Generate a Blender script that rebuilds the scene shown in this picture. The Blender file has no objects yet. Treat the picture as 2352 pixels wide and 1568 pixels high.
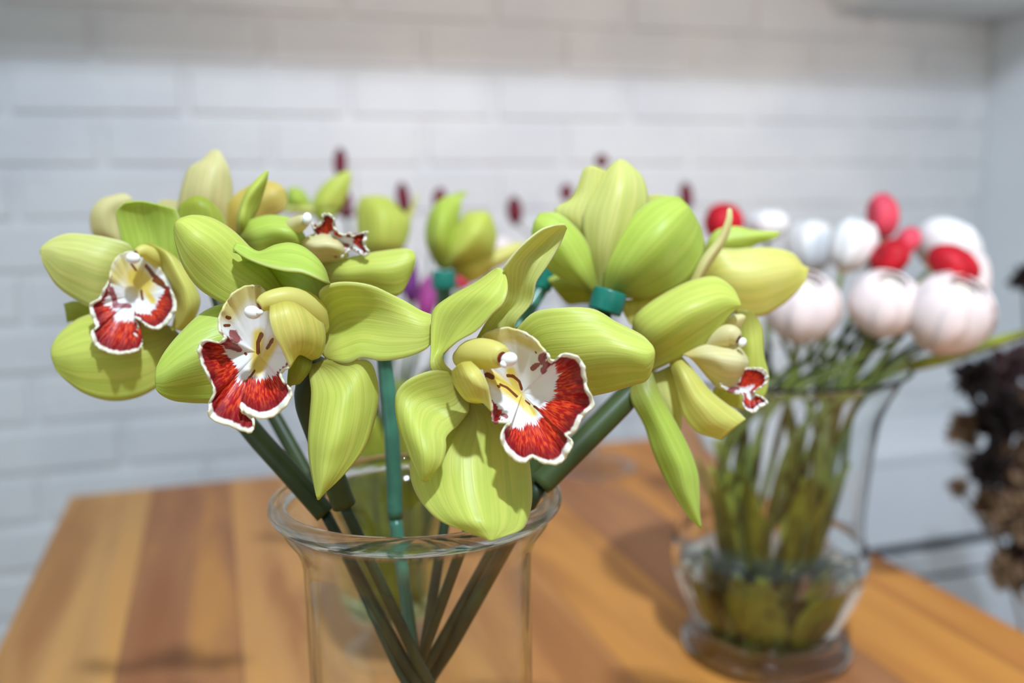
import bpy, math, random
import numpy as np
from mathutils import Vector, Matrix
random.seed(7); rng = np.random.default_rng(11)
sc = bpy.context.scene
C = sc.collection
# ------------------------------------------------------------------ camera
W, HH, F = 2352, 1568, 2143.0
HC = 1.12                                   # camera height, table top at 0.75
def nrm(v): v = np.array(v, float); return v/np.linalg.norm(v)
rx = nrm((6824, 420, -2143)); ry = nrm((-693, 319, -2143)); ry = nrm(ry-rx*rx.dot(ry)); rz = np.cross(rx, ry)
MR = np.array([rx, ry, rz])                 # camera -> world (room axes)
CAM = np.array([0.0, 0.0, HC])
cd = bpy.data.cameras.new('camera'); co = bpy.data.objects.new('camera', cd); C.objects.link(co)
M4 = Matrix([[*MR[0], 0], [*MR[1], 0], [*MR[2], HC], [0, 0, 0, 1]]); co.matrix_world = M4
cd.sensor_width = 36; cd.lens = F/W*36; cd.clip_start = 0.02
cd.dof.use_dof = True; cd.dof.focus_distance = 0.345; cd.dof.aperture_fstop = 4.6
sc.camera = co
def ray(px, py): return MR @ np.array([(px-W/2)/F, -(py-HH/2)/F, -1.0])
def P(px, py, d): return CAM + ray(px, py)*d
def on_z(px, py, z): r = ray(px, py); return CAM + r*((z-HC)/r[2])
def on_y(px, py, y): r = ray(px, py); return CAM + r*(y/r[1])
YWALL = 1.58
# ------------------------------------------------------------------ view, world, lights
vs = sc.view_settings; vs.view_transform = 'Standard'; vs.look = 'None'; vs.gamma = 1; vs.exposure = 0.0
vs.use_curve_mapping = False
sc.cycles.max_bounces = 28; sc.cycles.transmission_bounces = 28; sc.cycles.transparent_max_bounces = 16
sc.cycles.diffuse_bounces = 4; sc.cycles.sample_clamp_indirect = 5; sc.cycles.blur_glossy = 0.3
sc.cycles.use_denoising = True
wd = bpy.data.worlds.new('world'); sc.world = wd; wd.use_nodes = True
wn = wd.node_tree.nodes; wl = wd.node_tree.links
bg = wn['Background']; bg.inputs[1].default_value = 0.55
tc = wn.new('ShaderNodeTexCoord'); sp = wn.new('ShaderNodeSeparateXYZ'); cr = wn.new('ShaderNodeValToRGB')
mr_ = wn.new('ShaderNodeMapRange'); mr_.inputs[1].default_value = -1; mr_.inputs[2].default_value = 1
wl.new(tc.outputs['Generated'], sp.inputs[0]); wl.new(sp.outputs[2], mr_.inputs[0]); wl.new(mr_.outputs[0], cr.inputs[0]); wl.new(cr.outputs[0], bg.inputs[0])
e = cr.color_ramp.elements; e[0].position = 0.40; e[0].color = (.50, .56, .64, 1); e[1].position = 0.54; e[1].color = (.90, 1.0, 1.0, 1)
def area(name, loc, target, sx, sy, power, col):
    l = bpy.data.lights.new(name, 'AREA'); l.shape = 'RECTANGLE'; l.size = sx; l.size_y = sy; l.energy = power; l.color = col
    o = bpy.data.objects.new(name, l); C.objects.link(o); o.location = loc
    o.rotation_euler = (Vector(target)-Vector(loc)).to_track_quat('-Z', 'Y').to_euler(); return o
KEY = area('skylight_lamp', (0.12, -0.20, HC+1.0), (0.55, 0.75, HC-0.1), 0.07, 0.05, 26, (.66, .80, 1.0))
def spot(name, loc, target, power, col, size, blend, rad):
    l = bpy.data.lights.new(name, 'SPOT'); l.energy = power; l.color = col; l.spot_size = math.radians(size); l.spot_blend = blend; l.shadow_soft_size = rad
    o = bpy.data.objects.new(name, l); C.objects.link(o); o.location = loc
    o.rotation_euler = (Vector(target)-Vector(loc)).to_track_quat('-Z', 'Y').to_euler(); return o
WARM = spot('warm_spot_lamp', (0.35, -0.9, HC+0.42), (0.66, YWALL, HC+.24), 90, (1.0, .80, .68), 42, 1.0, .12)

WIN = area('window_light', (-1.9, -0.5, HC+0.35), (0.2, 0.5, HC-0.2), .8, 1.0, 4.5, (.62, .82, 1.0))
# ------------------------------------------------------------------ materials
def newmat(name):
    m = bpy.data.materials.new(name); m.use_nodes = True
    nt = m.node_tree; nt.nodes.clear(); out = nt.nodes.new('ShaderNodeOutputMaterial')
    return m, nt, out
class NT:
    def __init__(s, nt): s.nt = nt
    def n(s, t, **kw):
        x = s.nt.nodes.new(t)
        for k, v in kw.items():
            if k.startswith('i_'):
                key = k[2:]; key = int(key) if key.isdigit() else key
                x.inputs[key].default_value = v
            else: setattr(x, k, v)
        return x
    def l(s, a, b): s.nt.links.new(a, b)
    def math(s, op, a, b=None, clamp=False):
        x = s.nt.nodes.new('ShaderNodeMath'); x.operation = op; x.use_clamp = clamp
        for i, v in enumerate((a, b)):
            if v is None: continue
            if isinstance(v, (int, float)): x.inputs[i].default_value = v
            else: s.l(v, x.inputs[i])
        return x.outputs[0]
    def mix(s, f, a, b):
        x = s.nt.nodes.new('ShaderNodeMix'); x.data_type = 'RGBA'
        for sock, v in ((x.inputs[0], f), (x.inputs[6], a), (x.inputs[7], b)):
            if isinstance(v, (int, float)): sock.default_value = v
            elif isinstance(v, tuple): sock.default_value = (*v, 1) if len(v) == 3 else v
            else: s.l(v, sock)
        return x.outputs[2]
    def sstep(s, v, a, b):
        x = s.nt.nodes.new('ShaderNodeMapRange'); x.interpolation_type = 'SMOOTHSTEP'
        s.l(v, x.inputs[0]); x.inputs[1].default_value = a; x.inputs[2].default_value = b; return x.outputs[0]
def lin(r, g, b): return tuple(((c/255)/12.92 if c/255 <= .04045 else ((c/255+.055)/1.055)**2.4) for c in (r, g, b))
def simple(name, col, rough=.6, var=.12, scale=30, spec=.3, bump=0.0, transl=0.0):
    m, nt, out = newmat(name); N = NT(nt)
    tcn = N.n('ShaderNodeTexCoord'); no = N.n('ShaderNodeTexNoise'); no.inputs['Scale'].default_value = scale; no.inputs['Detail'].default_value = 4
    N.l(tcn.outputs['Object'], no.inputs['Vector'])
    c2 = tuple(max(0, c*(1-var*2)) for c in col); c1 = tuple(min(1, c*(1+var)) for c in col)
    colr = N.mix(N.sstep(no.outputs['Fac'], .3, .7), c2, c1)
    b = N.n('ShaderNodeBsdfPrincipled'); N.l(colr, b.inputs['Base Color']); b.inputs['Roughness'].default_value = rough
    b.inputs['Specular IOR Level'].default_value = spec
    if bump:
        bp = N.n('ShaderNodeBump'); bp.inputs['Strength'].default_value = bump; bp.inputs['Distance'].default_value = .002
        N.l(no.outputs['Fac'], bp.inputs['Height']); N.l(bp.outputs[0], b.inputs['Normal'])
    sh = b.outputs[0]
    if transl:
        t = N.n('ShaderNodeBsdfTranslucent'); N.l(colr, t.inputs[0]); mx = N.n('ShaderNodeMixShader'); mx.inputs[0].default_value = transl
        N.l(b.outputs[0], mx.inputs[1]); N.l(t.outputs[0], mx.inputs[2]); sh = mx.outputs[0]
    N.l(sh, out.inputs[0]); return m
def petalmat(name, col, rim, base, vein=.12, transl=.42, rough=.42):
    """col: blade colour, rim: margin colour, base: colour at the attachment"""
    m, nt, out = newmat(name); N = NT(nt)
    uv = N.n('ShaderNodeUVMap'); sx = N.n('ShaderNodeSeparateXYZ'); N.l(uv.outputs[0], sx.inputs[0])
    mp = N.n('ShaderNodeMapping'); mp.inputs['Scale'].default_value = (16, .9, 1); N.l(uv.outputs[0], mp.inputs[0])
    no = N.n('ShaderNodeTexNoise'); no.inputs['Scale'].default_value = 1.0; no.inputs['Detail'].default_value = 2; no.inputs['Distortion'].default_value = .25
    N.l(mp.outputs[0], no.inputs['Vector'])
    v = N.sstep(no.outputs['Fac'], .38, .62)
    tcn = N.n('ShaderNodeTexCoord'); n2 = N.n('ShaderNodeTexNoise'); n2.inputs['Scale'].default_value = 38; n2.inputs['Detail'].default_value = 2
    N.l(tcn.outputs['Object'], n2.inputs['Vector'])
    # fine veins: narrow ridges in u
    w = N.math('MULTIPLY', sx.outputs[0], 11.0); w = N.math('ADD', w, N.math('MULTIPLY', no.outputs['Fac'], 1.2)); w = N.math('FRACT', w)
    w = N.math('ABSOLUTE', N.math('SUBTRACT', w, .5)); fine = N.sstep(w, .0, .09)
    dark = tuple(c*(.80) for c in col); dark = (dark[0]*.86, dark[1], dark[2]*.7)
    c1 = N.mix(N.math('ADD', N.math('MULTIPLY', v, .45), .55), dark, col)
    fs = N.math('ADD', N.math('MULTIPLY', fine, vein), 1-vein)
    c1 = N.mix(fs, tuple(c*.62 for c in col), c1)
    c1 = N.mix(N.math('MULTIPLY', N.sstep(n2.outputs['Fac'], .45, .75), .22), c1, rim)
    ed = N.math('ABSOLUTE', N.math('SUBTRACT', sx.outputs[0], .5)); edf = N.sstep(ed, .455, .5)
    c1 = N.mix(N.math('MULTIPLY', edf, .8), c1, rim)
    mid = N.math('SUBTRACT', 1.0, N.sstep(ed, .0, .02)); c1 = N.mix(N.math('MULTIPLY', mid, .30), c1, tuple(c*.55 for c in col))
    bs = N.math('SUBTRACT', 1.0, N.sstep(sx.outputs[1], .0, .28)); c1 = N.mix(N.math('MULTIPLY', bs, .75), c1, base)
    b = N.n('ShaderNodeBsdfPrincipled'); N.l(c1, b.inputs['Base Color']); b.inputs['Roughness'].default_value = rough; b.inputs['Specular IOR Level'].default_value = .35
    bp = N.n('ShaderNodeBump'); bp.inputs['Strength'].default_value = .25; bp.inputs['Distance'].default_value = .0008
    N.l(N.math('ADD', no.outputs['Fac'], N.math('MULTIPLY', fine, .25)), bp.inputs['Height']); N.l(bp.outputs[0], b.inputs['Normal'])
    t = N.n('ShaderNodeBsdfTranslucent'); mu = N.n('ShaderNodeMix', data_type='RGBA', blend_type='MULTIPLY'); mu.inputs[0].default_value = 1; N.l(c1, mu.inputs[6]); mu.inputs[7].default_value = (.92, .92, .45, 1); N.l(mu.outputs[2], t.inputs[0])
    mx = N.n('ShaderNodeMixShader'); mx.inputs[0].default_value = transl
    N.l(b.outputs[0], mx.inputs[1]); N.l(t.outputs[0], mx.inputs[2]); N.l(mx.outputs[0], out.inputs[0]); return m
M = {}
G_RIM = lin(232, 226, 140)
M['lime'] = petalmat('petal_lime', lin(226, 230, 110), G_RIM, lin(150, 135, 45))
M['green'] = petalmat('petal_green', lin(210, 225, 100), lin(230, 233, 150), lin(140, 130, 45))
M['olive'] = petalmat('petal_olive', lin(188, 194, 68), lin(214, 214, 118), lin(120, 105, 35))
M['yellow'] = petalmat('petal_yellow', lin(240, 231, 124), lin(245, 238, 175), lin(190, 180, 70))
M['pale'] = petalmat('petal_pale', lin(236, 233, 142), lin(243, 237, 180), lin(180, 180, 80))
M['cream'] = petalmat('petal_cream', lin(244, 230, 168), lin(246, 238, 200), lin(215, 205, 110), vein=.12)
M['gold'] = petalmat('petal_gold', lin(232, 205, 100), lin(240, 225, 160), lin(225, 200, 100), vein=.1)
M['hood'] = petalmat('hood_yellow', lin(244, 230, 128), lin(250, 242, 190), lin(200, 185, 60), vein=.06)
M['ivory'] = petalmat('hood_ivory', lin(246, 232, 172), lin(250, 242, 215), lin(225, 205, 110), vein=.08)
M['white'] = simple('anther_white', lin(250, 246, 235), .35, .02)
M['dkred'] = simple('dark_red_rim', lin(120, 40, 25), .5, .2, 300)
M['tube'] = simple('green_tube', lin(58, 70, 32), .45, .18, 40, .3)
M['stem'] = simple('flower_stem', lin(42, 58, 30), .45, .2, 60, .4)
M['teal'] = simple('teal_cap', lin(10, 112, 92), .35, .12, 60, .5)
M['tealtube'] = simple('teal_tube', lin(62, 114, 88), .3, .15, 60, .5)
M['bstem'] = simple('bouquet_stem', lin(92, 104, 38), .5, .25, 50, .4)
M['bleaf'] = simple('bouquet_leaf', lin(158, 166, 56), .5, .25, 40, .4, transl=.3)
M['maroon'] = simple('maroon_bud', lin(108, 18, 38), .5, .2, 80)
M['magenta'] = simple('magenta_petal', lin(196, 84, 158), .5, .15, 60, transl=.3)
M['purple'] = simple('purple_petal', lin(140, 70, 140), .5, .15, 60, transl=.3)
M['pinkw'] = simple('blush_petal', lin(252, 240, 236), .6, .03, 40, transl=.35)
M['whitep'] = simple('white_petal', lin(250, 249, 247), .6, .02, 40, transl=.35)
M['red'] = simple('red_petal', lin(215, 32, 48), .5, .12, 60, transl=.3)
M['coral'] = simple('coral_petal', lin(234, 84, 104), .5, .12, 60, transl=.3)
M['peach'] = simple('peach_base', lin(240, 205, 170), .6, .05, 60)
M['core'] = simple('green_core', lin(238, 236, 214), .6, .05, 200)
M['plaster'] = simple('right_wall_paint', lin(222, 224, 224), .85, .02, 6)
M['cab'] = simple('cabinet_paint', lin(236, 236, 238), .5, .01, 6)
M['dark'] = simple('cabinet_gap', lin(60, 62, 66), .7, .05, 6)
M['floor'] = simple('floor_boards', lin(150, 140, 130), .6, .1, 6)
M['duct'] = simple('duct_paint', lin(215, 214, 210), .7, .02, 8)
M['dry1'] = simple('dried_dark', lin(38, 24, 20), .85, .3, 60)
M['dry2'] = simple('dried_tan', lin(168, 132, 98), .85, .25, 60, transl=.2)
M['dry3'] = simple('dried_maroon', lin(88, 62, 62), .85, .3, 60)
M['dry4'] = simple('dried_grey', lin(120, 122, 124), .85, .1, 60)
M['ceramic'] = simple('dark_ceramic', lin(60, 56, 54), .4, .1, 10)
def glassmat(name, col, rough=0.0, ior=1.45, clear=0.0):
    m, nt, out = newmat(name); N = NT(nt)
    g = N.n('ShaderNodeBsdfPrincipled'); g.inputs['Base Color'].default_value = (*col, 1); g.inputs['Roughness'].default_value = rough
    g.inputs['IOR'].default_value = ior; g.inputs['Transmission Weight'].default_value = 1.0
    if clear:
        tr = N.n('ShaderNodeBsdfTransparent'); tr.inputs[0].default_value = (*col, 1); mx = N.n('ShaderNodeMixShader'); mx.inputs[0].default_value = clear
        N.l(g.outputs[0], mx.inputs[1]); N.l(tr.outputs[0], mx.inputs[2]); N.l(mx.outputs[0], out.inputs[0])
    else: N.l(g.outputs[0], out.inputs[0])
    return m
M['glass'] = glassmat('clear_glass', (.98, .995, .985), 0, 1.33, .38)
M['glass2'] = glassmat('footed_vase_glass', (.985, .995, .988), 0, 1.45, .0)
def thinglass(name, col, edge):
    m, nt, out = newmat(name); N = NT(nt)
    lw = N.n('ShaderNodeLayerWeight'); lw.inputs[0].default_value = .5; fr = N.math('ADD', .03, N.math('MULTIPLY', N.math('POWER', lw.outputs['Facing'], 4.0), .75))
    c = N.mix(N.sstep(lw.outputs['Facing'], .6, 1.0), col, edge)
    tr = N.n('ShaderNodeBsdfTransparent'); N.l(c, tr.inputs[0]); gl = N.n('ShaderNodeBsdfGlossy'); gl.inputs['Roughness'].default_value = .02
    mx = N.n('ShaderNodeMixShader'); N.l(fr, mx.inputs[0]); N.l(tr.outputs[0], mx.inputs[1]); N.l(gl.outputs[0], mx.inputs[2]); N.l(mx.outputs[0], out.inputs[0]); return m
M['thin'] = thinglass('thin_clear_glass', (.985, .995, .985), (.86, .92, .88))
M['water'] = glassmat('water', (.98, .99, .96), 0, 1.33)
M['greyglass'] = glassmat('grey_glass', (.84, .88, .91), .6)
# wall bricks
def wallmat():
    m, nt, out = newmat('white_painted_brick'); N = NT(nt)
    tcn = N.n('ShaderNodeTexCoord'); n1 = N.n('ShaderNodeTexNoise'); n1.inputs['Scale'].default_value = 5; n1.inputs['Detail'].default_value = 5
    n2 = N.n('ShaderNodeTexNoise'); n2.inputs['Scale'].default_value = 60; n2.inputs['Detail'].default_value = 4
    N.l(tcn.outputs['Object'], n1.inputs['Vector']); N.l(tcn.outputs['Object'], n2.inputs['Vector'])
    col = N.mix(N.sstep(n1.outputs['Fac'], .35, .65), lin(213, 213, 213), lin(222, 221, 219))
    b = N.n('ShaderNodeBsdfPrincipled'); N.l(col, b.inputs['Base Color']); b.inputs['Roughness'].default_value = .65; b.inputs['Specular IOR Level'].default_value = .25
    bp = N.n('ShaderNodeBump'); bp.inputs['Strength'].default_value = .5; bp.inputs['Distance'].default_value = .004
    N.l(n2.outputs['Fac'], bp.inputs['Height']); N.l(bp.outputs[0], b.inputs['Normal']); N.l(b.outputs[0], out.inputs[0]); return m
M['brick'] = wallmat()
def woodmat():
    m, nt, out = newmat('oiled_plank_wood'); N = NT(nt)
    tcn = N.n('ShaderNodeTexCoord'); sx = N.n('ShaderNodeSeparateXYZ'); N.l(tcn.outputs['Object'], sx.inputs[0])
    k = N.math('FLOOR', N.math('MULTIPLY', N.math('ADD', sx.outputs[0], -.197), 1/.0965))
    wn_ = N.n('ShaderNodeTexWhiteNoise', noise_dimensions='1D'); N.l(k, wn_.inputs['W'])
    cb = N.n('ShaderNodeCombineXYZ'); N.l(N.math('MULTIPLY', sx.outputs[0], 15), cb.inputs[0]); N.l(N.math('MULTIPLY', sx.outputs[1], 1.7), cb.inputs[1]); N.l(N.math('MULTIPLY', k, 3.7), cb.inputs[2])
    g = N.n('ShaderNodeTexNoise'); g.inputs['Scale'].default_value = 1.3; g.inputs['Detail'].default_value = 6; g.inputs['Distortion'].default_value = .6; N.l(cb.outputs[0], g.inputs['Vector'])
    pr_ = N.n('ShaderNodeValToRGB'); pr_.color_ramp.interpolation = 'CONSTANT'; N.l(N.math('MULTIPLY', N.math('ADD', k, 2.5), .1), pr_.inputs[0])
    cols = [lin(200, 148, 88), lin(164, 108, 68), lin(200, 142, 84), lin(190, 128, 70), lin(196, 130, 70), lin(212, 142, 66), lin(176, 116, 72), lin(208, 136, 62), lin(200, 128, 60)]
    el = pr_.color_ramp.elements; el[0].position = 0; el[0].color = (*cols[0], 1); el[1].position = .1; el[1].color = (*cols[1], 1)
    for q in range(2, 9): x_ = el.new(q*.1); x_.color = (*cols[q], 1)
    c = pr_.outputs[0]
    c = N.mix(N.math('MULTIPLY', N.sstep(g.outputs['Fac'], .44, .70), .6), c, lin(146, 86, 46))
    c = N.mix(N.math('MULTIPLY', N.sstep(g.outputs['Fac'], .5, .25), .5), c, lin(222, 154, 70))
    kv = N.n('ShaderNodeTexVoronoi'); kv.inputs['Scale'].default_value = 1.0
    cb2 = N.n('ShaderNodeCombineXYZ'); N.l(N.math('MULTIPLY', sx.outputs[0], 7), cb2.inputs[0]); N.l(N.math('MULTIPLY', sx.outputs[1], 3.2), cb2.inputs[1]); N.l(cb2.outputs[0], kv.inputs['Vector'])
    c = N.mix(N.math('MULTIPLY', N.sstep(kv.outputs['Distance'], .13, .03), .6), c, lin(88, 48, 34))
    fr = N.math('FRACT', N.math('MULTIPLY', N.math('ADD', sx.outputs[0], -.197), 1/.0965)); ed = N.math('ABSOLUTE', N.math('SUBTRACT', fr, .5))
    c = N.mix(N.math('MULTIPLY', N.sstep(ed, .487, .5), .5), c, lin(80, 45, 30))
    b = N.n('ShaderNodeBsdfPrincipled'); N.l(c, b.inputs['Base Color']); b.inputs['Roughness'].default_value = .5; b.inputs['Specular IOR Level'].default_value = .2
    N.l(b.outputs[0], out.inputs[0]); return m
M['wood'] = woodmat()
def lipmat():
    m, nt, out = newmat('orchid_lip'); N = NT(nt)
    def at(nm):
        a = N.n('ShaderNodeAttribute'); a.attribute_name = nm; return a.outputs['Fac']
    rr, rin, bd, th, yel, brn, blo, crm = [at(x) for x in ('rr', 'rin', 'bd', 'th', 'yel', 'brn', 'blo', 'crm')]
    cb = N.n('ShaderNodeCombineXYZ'); N.l(N.math('MULTIPLY', th, 10), cb.inputs[0]); N.l(N.math('MULTIPLY', rr, 1.2), cb.inputs[1])
    st = N.n('ShaderNodeTexNoise'); st.inputs['Scale'].default_value = 1.6; st.inputs['Detail'].default_value = 2.5; N.l(cb.outputs[0], st.inputs['Vector'])
    cb3 = N.n('ShaderNodeCombineXYZ'); N.l(N.math('MULTIPLY', th, 16), cb3.inputs[0]); N.l(N.math('MULTIPLY', rr, 5.0), cb3.inputs[1])
    s2 = N.n('ShaderNodeTexNoise'); s2.inputs['Scale'].default_value = 1.6; s2.inputs['Detail'].default_value = 2; N.l(cb3.outputs[0], s2.inputs['Vector'])
    tcn = N.n('ShaderNodeTexCoord'); n2 = N.n('ShaderNodeTexNoise'); n2.inputs['Scale'].default_value = 420; n2.inputs['Detail'].default_value = 2; N.l(tcn.outputs['Object'], n2.inputs['Vector'])
    f = st.outputs['Fac']; g = n2.outputs['Fac']
    v = N.math('ADD', N.math('SUBTRACT', rr, rin), N.math('MULTIPLY', N.math('SUBTRACT', f, .5), .34))
    redin = N.sstep(v, -.012, .03)
    vo = N.math('ADD', N.math('SUBTRACT', N.math('SUBTRACT', 1.0, bd), rr), N.math('MULTIPLY', N.math('SUBTRACT', g, .5), .05))
    redout = N.sstep(vo, -.015, .02)
    red = N.math('MULTIPLY', redin, redout)
    redc = N.mix(N.sstep(s2.outputs['Fac'], .42, .62), lin(182, 12, 22), lin(238, 84, 34))
    redc = N.mix(N.math('MULTIPLY', N.sstep(vo, .26, .02), .8), redc, lin(118, 12, 30))
    wh = N.mix(N.sstep(rr, .9, 1.0), lin(252, 250, 246), lin(246, 238, 205))
    wh = N.mix(crm, wh, lin(232, 216, 140))
    wh = N.mix(yel, wh, lin(240, 214, 96))
    n3 = N.n('ShaderNodeTexNoise'); n3.inputs['Scale'].default_value = 260; n3.inputs['Detail'].default_value = 2; N.l(tcn.outputs['Object'], n3.inputs['Vector'])
    bl = N.sstep(N.math('ADD', blo, N.math('MULTIPLY', N.math('SUBTRACT', n3.outputs['Fac'], .5), 1.3)), .22, .42)
    bl = N.math('MULTIPLY', bl, N.sstep(blo, .02, .1))
    wh = N.mix(N.math('MULTIPLY', bl, .9), wh, lin(158, 46, 46))
    br = N.sstep(N.math('ADD', brn, N.math('MULTIPLY', N.math('SUBTRACT', g, .5), .4)), .14, .35)
    wh = N.mix(br, wh, lin(132, 66, 24))
    c = N.mix(red, wh, redc)
    b = N.n('ShaderNodeBsdfPrincipled'); N.l(c, b.inputs['Base Color']); b.inputs['Roughness'].default_value = .38; b.inputs['Specular IOR Level'].default_value = .4
    bp = N.n('ShaderNodeBump'); bp.inputs['Strength'].default_value = .18; bp.inputs['Distance'].default_value = .0005
    N.l(N.math('ADD', s2.outputs['Fac'], g), bp.inputs['Height']); N.l(bp.outputs[0], b.inputs['Normal'])
    t = N.n('ShaderNodeBsdfTranslucent'); N.l(c, t.inputs[0]); mx = N.n('ShaderNodeMixShader'); mx.inputs[0].default_value = .28
    N.l(b.outputs[0], mx.inputs[1]); N.l(t.outputs[0], mx.inputs[2]); N.l(mx.outputs[0], out.inputs[0]); return m
M['lip'] = lipmat()

# ------------------------------------------------------------------ object helpers
def link(name, verts, faces, mat, parent=None, uvs=None, smooth=True, attrs=None):
    q_ = parent
    while q_ is not None and '_o' not in q_: q_ = q_.parent
    org = np.array(q_['_o']) if q_ is not None else np.zeros(3)
    me = bpy.data.meshes.new(name); me.from_pydata([tuple(np.array(v)-org) for v in verts], [], faces)
    if uvs is not None:
        ul = me.uv_layers.new(name='UVMap')
        li = np.zeros(len(me.loops), int); me.loops.foreach_get('vertex_index', li)
        ul.data.foreach_set('uv', np.array(uvs, float)[li].ravel())
    if attrs:
        for k, a in attrs.items():
            at = me.attributes.new(k, 'FLOAT', 'POINT'); at.data.foreach_set('value', np.array(a, np.float32))
    me.materials.append(mat)
    if smooth: me.polygons.foreach_set('use_smooth', [True]*len(me.polygons))
    me.update()
    o = bpy.data.objects.new(name, me); C.objects.link(o)
    if parent is not None: o.parent = parent
    return o
def thing(name, label, cat, loc, group=None):
    o = bpy.data.objects.new(name, None); C.objects.link(o); o.location = tuple(loc); o.empty_display_size = .02
    o['label'] = label; o['category'] = cat; o['_o'] = [float(x) for x in loc]
    if group: o['group'] = group
    return o
def tag(o, label, cat, group=None, kind=None):
    o['label'] = label; o['category'] = cat
    if group: o['group'] = group
    if kind: o['kind'] = kind
    return o
def struct(o): o['kind'] = 'structure'; return o
def boxes(bl):
    V, Fc = [], []
    for (a, b) in bl:
        i = len(V)
        V += [(a[0], a[1], a[2]), (b[0], a[1], a[2]), (b[0], b[1], a[2]), (a[0], b[1], a[2]), (a[0], a[1], b[2]), (b[0], a[1], b[2]), (b[0], b[1], b[2]), (a[0], b[1], b[2])]
        Fc += [(i, i+3, i+2, i+1), (i+4, i+5, i+6, i+7), (i, i+1, i+5, i+4), (i+1, i+2, i+6, i+5), (i+2, i+3, i+7, i+6), (i+3, i, i+4, i+7)]
    return V, Fc
def bevel(o, w, seg=3):
    b = o.modifiers.new('bevel', 'BEVEL'); b.width = w; b.segments = seg; b.limit_method = 'ANGLE'; return o
def crs(pts, n):
    """Catmull-Rom through pts with linear end extrapolation; n samples"""
    p = np.array(pts, float); p = np.vstack([2*p[0]-p[1], p, 2*p[-1]-p[-2]])
    m = len(pts)-1; out = []
    for t in np.linspace(0, m, n):
        i = min(int(t), m-1); f = t-i; a, b, c, d = p[i], p[i+1], p[i+2], p[i+3]
        out.append(.5*((2*b)+(-a+c)*f+(2*a-5*b+4*c-d)*f*f+(-a+3*b-3*c+d)*f**3))
    return np.array(out)
def surf(rows, nu=18, nv=36):
    R = np.array(rows, float)                      # (nrow, ncol, 3)
    A = np.stack([crs(R[:, j], nv) for j in range(R.shape[1])], 1)
    return np.stack([crs(A[i], nu) for i in range(nv)], 0)
def gridobj(name, G, mat, parent, thick=.0007, wav=0.0):
    nv, nu = G.shape[:2]
    V = G.reshape(-1, 3); fc = [(i*nu+j, i*nu+j+1, (i+1)*nu+j+1, (i+1)*nu+j) for i in range(nv-1) for j in range(nu-1)]
    uv = [(j/(nu-1), i/(nv-1)) for i in range(nv) for j in range(nu)]
    o = link(name, V, fc, mat, parent, uv)
    s = o.modifiers.new('thickness', 'SOLIDIFY'); s.thickness = thick; s.offset = 0
    return o
CR = {'A': (60, 320, 2.53), 'B': (340, 360, 1.9597), 'C': (880, 480, 2.011), 'D': (1200, 340, 1.782), 'G': (640, 320, 3.7935), 'V': (1500, 420, 2.703), 'F': (0, 0, 1.0)}
def cp(c, D, x, y, dz=0): ox, oy, s = CR[c]; return P(ox+x/s, oy+y/s, D+dz/1000)
def petal(parent, c, D, rows, mat='lime', name='petal', thick=.0007, nu=18, nv=36, wav=.0):
    G0 = surf(rows, nu, nv)
    if wav:   # gentle natural waviness of the margin, in depth
        ph = rng.uniform(0, 6.28)
        for i in range(nv):
            for j in range(nu):
                u = 2*j/(nu-1)-1; G0[i, j, 2] += wav*abs(u)**2*math.sin(9*i/nv+ph+(u > 0)*2)
    G = np.array([[cp(c, D, *G0[i, j]) for j in range(nu)] for i in range(nv)])
    return gridobj(name, G, M[mat] if isinstance(mat, str) else mat, parent, thick)
def tubemesh(pts, rad, seg=12, n=40, flat=1.0):
    p = crs(pts, n); r = crs([(x,) for x in rad], n)[:, 0]
    V, Fc = [], []; up = np.array([.3, .2, .93])
    for i in range(n):
        t = p[min(i+1, n-1)]-p[max(i-1, 0)]; t = t/np.linalg.norm(t)
        a = np.cross(t, up); a /= np.linalg.norm(a); b = np.cross(t, a)
        for k in range(seg):
            w = 2*math.pi*k/seg; V.append(p[i]+max(r[i], 1e-5)*(a*math.cos(w)+b*math.sin(w)*flat))
    for i in range(n-1):
        for k in range(seg): Fc.append((i*seg+k, i*seg+(k+1) % seg, (i+1)*seg+(k+1) % seg, (i+1)*seg+k))
    Fc.append(tuple(range(seg))[::-1]); Fc.append(tuple((n-1)*seg+k for k in range(seg)))
    return V, Fc
def tube(name, pts, rad, mat, parent=None, seg=12, n=40):
    V, Fc = tubemesh(pts, rad, seg, n); return link(name, V, Fc, M[mat], parent)
def blob(name, ctr, rr, mat, parent, axis=None, seg=16):
    V, Fc = [], []
    ax = nrm(axis) if axis is not None else np.array([0, 0, 1.0]); a = nrm(np.cross(ax, (.31, .9, .12))); b = np.cross(ax, a)
    for i in range(seg+1):
        th = math.pi*i/seg
        for k in range(seg):
            w = 2*math.pi*k/seg; V.append(np.array(ctr)+ax*math.cos(th)*rr[2]+a*math.sin(th)*math.cos(w)*rr[0]+b*math.sin(th)*math.sin(w)*rr[1])
    for i in range(seg):
        for k in range(seg): Fc.append((i*seg+k, i*seg+(k+1) % seg, (i+1)*seg+(k+1) % seg, (i+1)*seg+k))
    return link(name, V, Fc, M[mat], parent)
def lathe(name, prof, cx, cy, mat, parent=None, seg=96):
    V, Fc = [], []; n = len(prof)
    for (r, z) in prof:
        for k in range(seg): w = 2*math.pi*k/seg; V.append((cx+max(r, 1e-5)*math.cos(w), cy+max(r, 1e-5)*math.sin(w), z))
    for i in range(n-1):
        for k in range(seg): Fc.append((i*seg+k, i*seg+(k+1) % seg, (i+1)*seg+(k+1) % seg, (i+1)*seg+k))
    Fc.append(tuple(range(seg))[::-1]); Fc.append(tuple((n-1)*seg+k for k in range(seg)))
    return link(name, V, Fc, mat, parent)
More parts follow.
